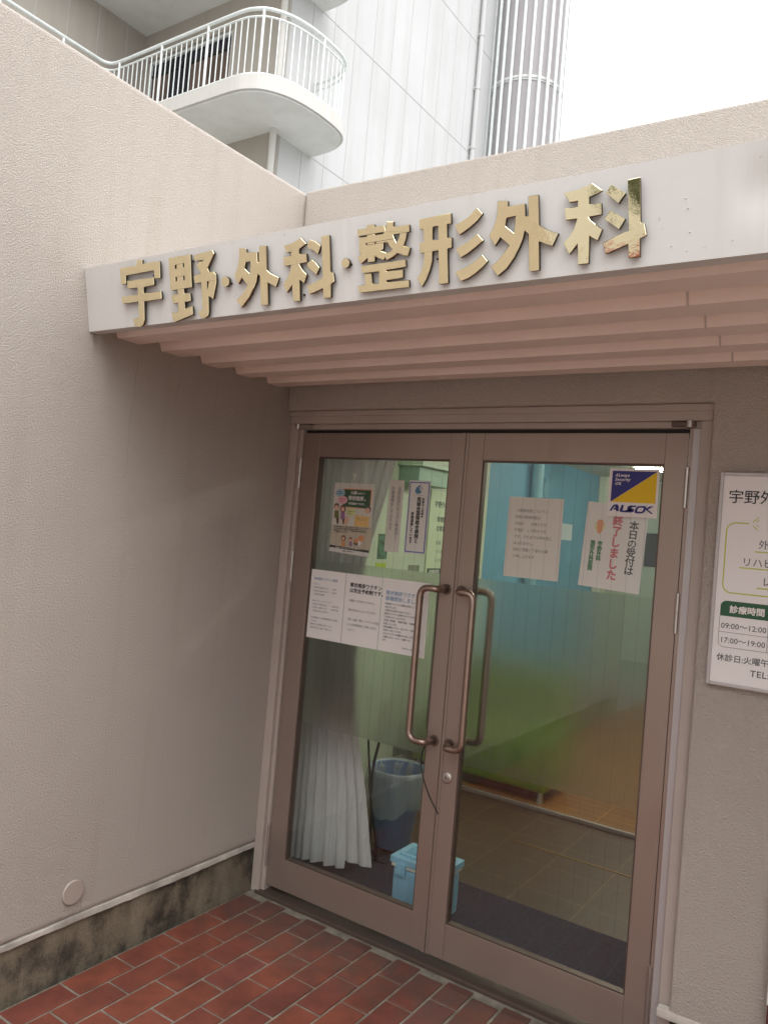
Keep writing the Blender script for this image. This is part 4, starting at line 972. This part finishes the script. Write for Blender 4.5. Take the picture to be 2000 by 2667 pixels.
# curtain
b = MB(); NU, NV = 150, 46; grid = []
def edge(z):
    pts = [(0.02, 0.465), (0.16, 0.456), (0.47, 0.391), (0.73, 0.318), (1.05, 0.275), (1.48, 0.284), (1.97, 0.412), (2.4, 0.56)]
    for (a, x0), (c, x1) in zip(pts, pts[1:]):
        if z <= c: 
            t = (z - a) / (c - a); return x0 + (x1 - x0) * t
    return 0.56
for j in range(NV + 1):
    t = j / NV; row = []
    for i in range(NU + 1):
        u = i / NU; z0 = 0.055 + 0.065 * u
        if u > 0.80: z0 += 0.035
        z = z0 + (2.38 - z0) * t
        x = -0.10 + 0.42 * u + (edge(z) - 0.32) * u ** 3
        amp = (0.014 + 0.003 * (1 - t)) * (0.75 + 0.45 * math.sin(11 * u + 1.3))
        ph = 2 * math.pi * (10.5 * u + 0.42 * math.sin(5 * u) + 0.16 * math.sin(13 * u + 2) + 0.06 * math.sin(6 * t + 9 * u))
        y = 0.235 + amp * (math.sin(ph) + 0.30 * math.sin(2 * ph + 0.6 + 2 * u) + 0.25 * math.sin(0.37 * ph)) 
        row.append(b.bm.verts.new((x + 0.006 * math.cos(ph), y, z)))
    grid.append(row)
for j in range(NV):
    for i in range(NU): b.bm.faces.new((grid[j][i], grid[j][i+1], grid[j+1][i+1], grid[j+1][i]))
CU = thing('curtain', 'pleated pale curtain hanging behind the left door glass', 'curtain', (0.1, 0.235, 2.38))
b.build('cloth', M_CURT, CU, smooth=True, autosmooth=False)
b = MB()
for j in range(0, 1):
    prev = None
    for i in range(NU + 1):
        u = i / NU
    # hem band: a second layer of cloth on the lowest 13 cm
rows = []
for t in (0.0, 0.055):
    row = []
    for i in range(NU + 1):
        u = i / NU; z0 = 0.055 + 0.065 * u + (0.035 if u > 0.80 else 0); z = z0 - 0.001 + (2.38 - z0) * t
        x = -0.10 + 0.42 * u + (edge(z) - 0.32) * u ** 3
        amp = (0.014 + 0.003 * (1 - t)) * (0.75 + 0.45 * math.sin(11 * u + 1.3)); ph = 2 * math.pi * (10.5 * u + 0.42 * math.sin(5 * u) + 0.16 * math.sin(13 * u + 2) + 0.06 * math.sin(6 * t + 9 * u))
        row.append(b.bm.verts.new((x + 0.006 * math.cos(ph), 0.2325 + amp * (math.sin(ph) + 0.30 * math.sin(2 * ph + 0.6 + 2 * u) + 0.25 * math.sin(0.37 * ph)), z)))
    rows.append(row)
for i in range(NU): b.bm.faces.new((rows[0][i], rows[0][i+1], rows[1][i+1], rows[1][i]))
b.build('hem', M_CURT, CU, smooth=True, autosmooth=False)
b = MB(); b.tube([(-0.12, 0.235, 2.385), (0.62, 0.235, 2.385)], 0.012, 12); b.build('curtain_rod', M_ALU, CU, smooth=True)
b = MB(); b.box(0.333, 0.345, 0.0235, 0.031, 1.863, 1.879); b.tube([(0.339, 0.029, 1.863), (0.340, 0.029, 1.850)], 0.0035, 8)
tag(b.build('glass_hook', M_COOLW, bevel=0.001), 'small white hook stuck to the left glass above the poster', 'hook')

# bin
BX, BY = 0.180, 0.85
r = thing('waste_bin', 'round blue waste bin lined with a clear plastic bag, beside the curtain', 'waste bin', (BX, BY, 0))
b = MB(); b.lathe([(0.0, 0.004), (0.092, 0.004), (0.096, 0.012), (0.148, 0.392), (0.153, 0.398), (0.150, 0.404), (0.143, 0.398), (0.092, 0.02), (0.0, 0.018)], BX, BY, 40)
b.build('bin_body', M_BIN, r, smooth=True)
b = MB(); jr = random.Random(3); JT = {}
def jit(j, k): 
    if (j, k) not in JT: JT[(j, k)] = 0.010 * math.sin(k * 1.7 + j) * (0.2 if j > 3 else 0.9) + jr.uniform(-0.003, 0.003)
    return JT[(j, k)]
_, rings = b.lathe([(0.165, 0.205), (0.172, 0.25), (0.168, 0.32), (0.161, 0.38), (0.155, 0.4085), (0.146, 0.409), (0.138, 0.36), (0.128, 0.28)], BX, BY, 40, jit)
for k, v in enumerate(rings[0]): v.co.z += 0.03 * math.sin(k * 0.55) + jr.uniform(-0.008, 0.008)
b.build('bag_liner', M_LINER, r, smooth=True, autosmooth=False)

# cooler box
r = thing('cooler_box', 'sky blue lidded cooler box standing on the dark mat', 'cooler box', (0.675, 0.34, 0.0085))
x0, x1, y0, y1 = 0.545, 0.812, 0.245, 0.435; zb = 0.0085
b = MB(); b.prism([(x0 + .012, y0 + .010), (x1 - .012, y0 + .010), (x1 - .012, y1 - .010), (x0 + .012, y1 - .010)], 'z', zb, 0.190)
b.build('box_body', M_COOL, r, bevel=0.014, seg=4)
b = MB(); b.box(x0 + .006, x1 - .006, y0 + .004, y1 - .004, 0.1905, 0.206); b.build('rim', M_COOLW, r, bevel=0.005, seg=3)
b = MB(); b.box(x0, x1, y0, y1, 0.2065, 0.236); b.box(x0 + 0.03, x1 - 0.03, y0 + 0.03, y1 - 0.03, 0.2362, 0.245); b.build('lid', M_COOL, r, bevel=0.010, seg=4)
b = MB(); b.box(x0 + 0.045, x1 - 0.045, y0 + 0.045, y1 - 0.045, 0.2452, 0.2465); b.build('lid_recess', M_COOLD, r, bevel=0.001)
for xx in (x0 + 0.06, x1 - 0.06):
    b = MB(); b.box(xx - 0.022, xx + 0.022, y0 - 0.010, y0 + 0.003, 0.165, 0.215); b.box(xx - 0.014, xx + 0.014, y0 - 0.015, y0 - 0.0105, 0.172, 0.205); b.build('latch', M_COOL, r, bevel=0.003)
b = MB(); b.box(0.640, 0.672, 0.335, 0.350, 0.2468, 0.312); b.build('handle', M_COOLW, r, bevel=0.006, seg=3)

# black stand
b = MB()
b.tube([(0.120, 0.6, 0.86), (0.132, 0.6, 0.68), (0.147, 0.6, 0.57), (0.166, 0.6, 0.44), (0.176, 0.6, 0.36), (0.200, 0.6, 0.25), (0.240, 0.6, 0.10), (0.246, 0.6, 0.0)], 0.006, 10)
b.tube([(0.235, 0.607, 0.80), (0.222, 0.607, 0.67), (0.205, 0.607, 0.58), (0.185, 0.607, 0.48), (0.180, 0.607, 0.40), (0.186, 0.607, 0.30), (0.196, 0.607, 0.20), (0.20, 0.607, 0.0)], 0.0075, 10)
b.tube([(0.12, 0.60, 0.006), (0.30, 0.61, 0.006)], 0.008, 10); b.tube([(0.21, 0.50, 0.006), (0.21, 0.72, 0.006)], 0.008, 10)
tag(b.build('floor_stand', M_BLACK, smooth=True), 'black floor stand of two curved rods between the curtain and the bin', 'stand')

# ------------------------------------------------------------------ apartment building behind
AB = thing('apartment_building', 'pale apartment building with rounded white-railed balconies rising behind the clinic', 'building', (-9.0, 8.0, 0))
WX, WY, WLX, SH, Z1 = -7.2, 7.06, -10.92, 2.75, 8.41
H = 24.0
b = MB(); b.box(-9.0, WX, WY + 0.2, 14.72, -0.03, H); b.mark(0); y = 7.22
while y < 14.7:
    b.box(WX - 0.01, WX + 0.004, y - 0.007, y + 0.007, 0, H); y += 0.632
for k in range(-2, 6): b.box(WX - 0.01, WX + 0.0055, WY + 0.2, 14.72, Z1 + SH * k + 0.02 - 0.012, Z1 + SH * k + 0.02 + 0.012)
b.mark(1); b.build('side_wall', [M_BLDG, M_SEAM], AB)
hole = [Z1 + SH * k for k in range(-3, 5)]
for bx in ((WLX - 0.2, -10.80, -0.03, H), (-8.42, WX - 0.0005, -0.03, H)):
    b = MB(); b.box(bx[0], bx[1], WY, WY + 0.2, bx[2], bx[3]); b.build('recessed_wall', M_BLDG2, AB)
for z in hole:
    b = MB(); b.box(-10.7995, -8.4205, WY, WY + 0.2, z + 2.21, z + SH + 0.24); b.build('window_lintel', M_BLDG2, AB)
b = MB(); b.box(WLX - 0.3, WLX, -14.0, WY - 0.0005, -0.03, H); b.mark(0); y = -13.6
while y < 6.9: b.box(WLX - 0.01, WLX + 0.003, y - 0.006, y + 0.006, 0, H); y += 0.632
b.mark(1); b.build('wing_wall', [M_BLDG2, M_SEAM], AB)
outl = [(-6.93, 5.84), (-6.70, 5.90), (-6.49, 6.01), (-6.31, 6.24), (-6.19, 6.52), (-6.125, 6.90), (-6.115, 7.35), (-6.15, 7.66), (-6.28, 7.90), (-6.55, 8.07), (-6.85, 8.135)]
full = [(WX + 0.001, 8.135), (WX + 0.001, WY - 0.001), (WLX + 0.001, WY - 0.001), (WLX + 0.001, -8.0), (-10.27, -8.0), (-10.27, 5.72), (-10.22, 5.81), (-10.12, 5.84), (-8.5, 5.84)] + outl
def smoothpath(pts, n=3):
    for _ in range(n):
        q_ = [pts[0]]
        for a, c in zip(pts, pts[1:]):
            q_ += [(a[0]*.75 + c[0]*.25, a[1]*.75 + c[1]*.25), (a[0]*.25 + c[0]*.75, a[1]*.25 + c[1]*.75)]
        pts = q_ + [pts[-1]]
    return pts
edgep = smoothpath([(-10.27, -8.0), (-10.27, 5.62), (-10.255, 5.80), (-10.13, 5.84), (-9.5, 5.84), (-7.6, 5.84)] + outl + [(WX + 0.001, 8.135)], 2)
poly = [(WX + 0.001, WY - 0.001), (WLX + 0.001, WY - 0.001), (WLX + 0.001, -8.0)] + edgep
for k in range(-3, 5):
    z = Z1 + SH * k
    if z < -0.5: continue
    m = MB(); m.prism(poly, 'z', z + 0.0305, z + 0.26); sl = m.build('balcony_slab', M_SLABEDGE, AB)
    m = MB(); 
    ins = []
    P2 = [Vector((p[0], p[1])) for p in poly]; n2 = len(P2)
    for i, p in enumerate(P2):
        if i < 3 or i == n2 - 1 or i == 3: ins.append((p.x, p.y)); continue
        d = (P2[(i + 1) % n2] - P2[i - 1]).normalized(); nrm = Vector((-d.y, d.x))
        ins.append((p.x + nrm.x * 0.045, p.y + nrm.y * 0.045))
    m.prism(ins, 'z', z, z + 0.030); m.build('soffit', M_SLAB, sl)
    if k == 0:
        # railing
        def offs(p_list, d_):
            out_ = []
            for i, p in enumerate(p_list):
                a = Vector(p_list[max(i-1, 0)]); c = Vector(p_list[min(i+1, len(p_list)-1)]); dd = (c - a).normalized()
                out_.append((p[0] - dd.y * d_, p[1] + dd.x * d_))
            return out_
        rp = offs(edgep, 0.075)
        # resample by length
        Ls = [0]
        for a, c in zip(rp, rp[1:]): Ls.append(Ls[-1] + math.hypot(c[0]-a[0], c[1]-a[1]))
        def at(s_):
            for i in range(len(Ls) - 1):
                if s_ <= Ls[i+1]:
                    t = (s_ - Ls[i]) / max(1e-9, Ls[i+1] - Ls[i]); return (rp[i][0] + (rp[i+1][0]-rp[i][0]) * t, rp[i][1] + (rp[i+1][1]-rp[i][1]) * t)
            return rp[-1]
        T = Ls[-1]; zt = z + 1.365; start = T - 11.0 if k in (0, 1) else T - 7.0
        path = [at(start + (T - start) * i / 300) for i in range(301)]
        m = MB(); m.tube([(p[0], p[1], zt) for p in path], 0.030, 12); rl = m.build('hand_rail', M_RAIL, AB, smooth=True)
        for zc_, rc_ in ((zt - 0.125, 0.017), (z + 0.315, 0.019)):
            m = MB(); m.tube([(p[0], p[1], zc_) for p in path], rc_, 8); m.build('cross_rail', M_RAIL, rl, smooth=True)
        s_ = T - 0.05; i = 0; protos = {}
        while s_ > start:
            p = at(s_); post = i % 9 == 4
            if post not in protos:
                mb = MB()
                if post: mb.tube([(p[0], p[1], z + 0.255), (p[0], p[1], zt - 0.01)], 0.023, 10)
                else: mb.tube([(p[0], p[1], z + 0.315), (p[0], p[1], zt - 0.125)], 0.0105, 6)
                protos[post] = (mb.build('rail_post' if post else 'baluster', M_RAIL, rl, smooth=True), p)
            else:
                pr_, pp_ = protos[post]; cp = pr_.copy(); COL.objects.link(cp); cp.location = (p[0] - pp_[0], p[1] - pp_[1], 0)
            s_ -= 0.128; i += 1
    if k in (0, 1):
        zz0, zz1 = z + 0.2605, z + 2.2095
        X0, X1, ym, f = -10.7995, -8.4205, WY + 0.06, 0.05
        m = MB(); m.box(X1 - f, X1, ym - 0.03, ym + 0.1, zz0, zz1)
        wf = m.build('window', M_RAIL, AB)
        for fb in ((X0, X0 + f, zz0, zz1), (X0 + f, X1 - f, zz1 - f, zz1), (X0 + f, X1 - f, zz0, zz0 + f)):
            m = MB(); m.box(fb[0], fb[1], ym, ym + 0.1, fb[2], fb[3]); m.build('frame', M_RAIL, wf)
        m = MB(); m.box(X0 + f, X1 - f, ym + 0.05, ym + 0.058, zz0 + f, zz1 - f); m.build('pane', M_WGLASS, wf)
        m = MB(); m.box(-9.68, -9.62, ym + 0.02, ym + 0.048, zz0 + f, zz1 - f); m.build('window_bar', M_DARK, wf)
        m = MB(); m.box(X0 + f, X1 - f, ym + 0.03, ym + 0.0195 + 0.027, zz1 - 0.30, zz1 - 0.27); m.build('window_bar', M_DARK, wf)
        for xa, xb in ((-9.60, X1 - f - 0.02), (X0 + f + .02, -10.2)):
            m = MB(); m.box(xa, xb, ym + 0.040, ym + 0.0495, zz0 + f + .02, zz1 - 0.32); m.build('window_curtain', M_WCURT, wf)
# corner pole and drainpipe
b = MB(); b.tube([(WX + 0.075, WY - 0.06, 0), (WX + 0.075, WY - 0.06, H)], 0.057, 18); b.build('corner_pipe', M_SLABEDGE, AB, smooth=True)
b = MB(); b.tube([(WX + 0.09, 13.96, 0), (WX + 0.09, 13.96, H)], 0.058, 18)
for z in (9.6, 11.25, 12.75, 14.1, 15.6, 17.0): b.tube([(WX + 0.09, 13.96, z), (WX + 0.09, 13.96, z + 0.07)], 0.068, 18); b.box(WX, WX + 0.05, 13.93, 13.99, z, z + 0.04); b.tube([(WX + 0.05, 13.86, z + 0.02), (WX + 0.05, 14.0, z + 0.02)], 0.016, 8)
b.build('drainpipe', M_BLDG, AB, smooth=True)
# tower with the bundle of upright pipes
TW = thing('pipe_tower', 'round mauve-grey tower wrapped in thin white upright pipes, at the far end of the building', 'tower', (-6.60, 15.62, 0))
TX, TY, TR = -6.62, 15.64, 0.90
b = MB(); b.tube([(TX, TY, -0.03), (TX, TY, H)], TR, 48); b.build('shaft', M_TOWER, TW, smooth=True)
for z in (13.30, 17.4, 9.2):
    b = MB(); b.tube([(TX, TY, z), (TX, TY, z + 0.06)], TR + 0.045, 48); b.tube([(TX, TY, z - 0.05), (TX, TY, z - 0.0005)], TR + 0.02, 48); b.build('ring_bracket', M_SLAB, TW, smooth=True)
pipe = None
for k in range(16):
    a = math.radians(-168 + k * 13.6)
    px, py = TX + (TR + 0.115) * math.cos(a), TY + (TR + 0.115) * math.sin(a)
    if pipe is None:
        b = MB(); b.tube([(px, py, -0.03), (px, py, H)], 0.040, 12); pipe = b.build('upright_pipe', M_RAIL, TW, smooth=True); p0 = (px, py)
    else:
        c = pipe.copy(); COL.objects.link(c); c.location = (px - p0[0], py - p0[1], 0)
    
# ------------------------------------------------------------------ greenery across the street (seen in the gold lettering)
def leafball(cx, cy, cz, rx, ry, rz, n, size, mb):
    for _ in range(n):
        d = Vector((rnd.gauss(0, 1), rnd.gauss(0, 1), rnd.gauss(0, 1))).normalized() * (rnd.random() ** 0.4)
        c = Vector((cx + d.x * rx, cy + d.y * ry, cz + d.z * rz)); s_ = size * rnd.uniform(0.6, 1.3)
        a = Vector((rnd.gauss(0, 1), rnd.gauss(0, 1), rnd.gauss(0, 1))).normalized(); e = a.orthogonal().normalized()
        mb.bm.faces.new([mb.bm.verts.new(c + a * s_), mb.bm.verts.new(c + e * s_ * 0.5), mb.bm.verts.new(c - a * s_), mb.bm.verts.new(c - e * s_ * 0.5)])
for (tx, ty, th, lab, red) in ((0.68, -6.6, 4.6, 'leafy street tree with red blossom low in its crown, beside the paving', True), (2.6, -8.6, 5.4, 'taller plain green street tree behind the blossoming one', False)):
    r = thing('street_tree', lab, 'tree', (tx, ty, -0.03), 'street trees opposite the clinic')
    b = MB(); b.tube([(tx, ty, -0.03), (tx + 0.05, ty, th * 0.25), (tx - 0.03, ty + 0.05, th * 0.55), (tx, ty, th * 0.85)], [0.11, 0.09, 0.07, 0.03], 12)
    for k in range(6):
        a = k * 1.05 + tx; b.tube([(tx, ty, th * (0.40 + 0.06 * k)), (tx + math.cos(a) * 0.4, ty + math.sin(a) * 0.4, th * (0.5 + 0.07 * k)), (tx + math.cos(a) * 0.8, ty + math.sin(a) * 0.8, th * (0.55 + 0.07 * k))], [0.04, 0.03, 0.010], 8)
    b.build('trunk', M_BARK, r, smooth=True)
    b = MB()
    for k in range(24):
        a = rnd.uniform(0, 6.28); rr_ = rnd.uniform(0.1, 0.55); leafball(tx + rr_ * math.cos(a), ty + rr_ * math.sin(a), th * rnd.uniform(0.52, 0.98), 0.34, 0.34, 0.36, 150, 0.07, b)
    b.build('crown', M_LEAF, r)
    if red:
        b = MB()
        for k in range(14):
            a = rnd.uniform(0, 6.28); rr_ = rnd.uniform(0.3, 0.75); leafball(tx + rr_ * math.cos(a), ty + rr_ * math.sin(a), 2.05 + rnd.uniform(-0.08, 0.10), 0.22, 0.22, 0.12, 60, 0.055, b)
        b.build('blossom', M_FLOWER, r)
NB = thing('bounce_building', 'added pale building across the street, for bounce light and pale reflections', 'building', (-4.0, -11.0, -0.03))  # unseen building, added to block low sky and bounce light onto the porch
b = MB(); b.box(-14, 0.4, -16, -9.4, -0.03, 3.6); b.build('wall', M_PALE, NB)
b = MB(); b.box(-14.2, 0.6, -16.2, -9.2, 3.6, 3.8); b.build('roof', M_SLABEDGE, NB)
for k in range(3):
    b = MB(); b.box(-12.4 + 4 * k, -10.6 + 4 * k, -9.399, -9.36, 1.0, 2.2); wf = b.build('window', M_WGLASS, NB)
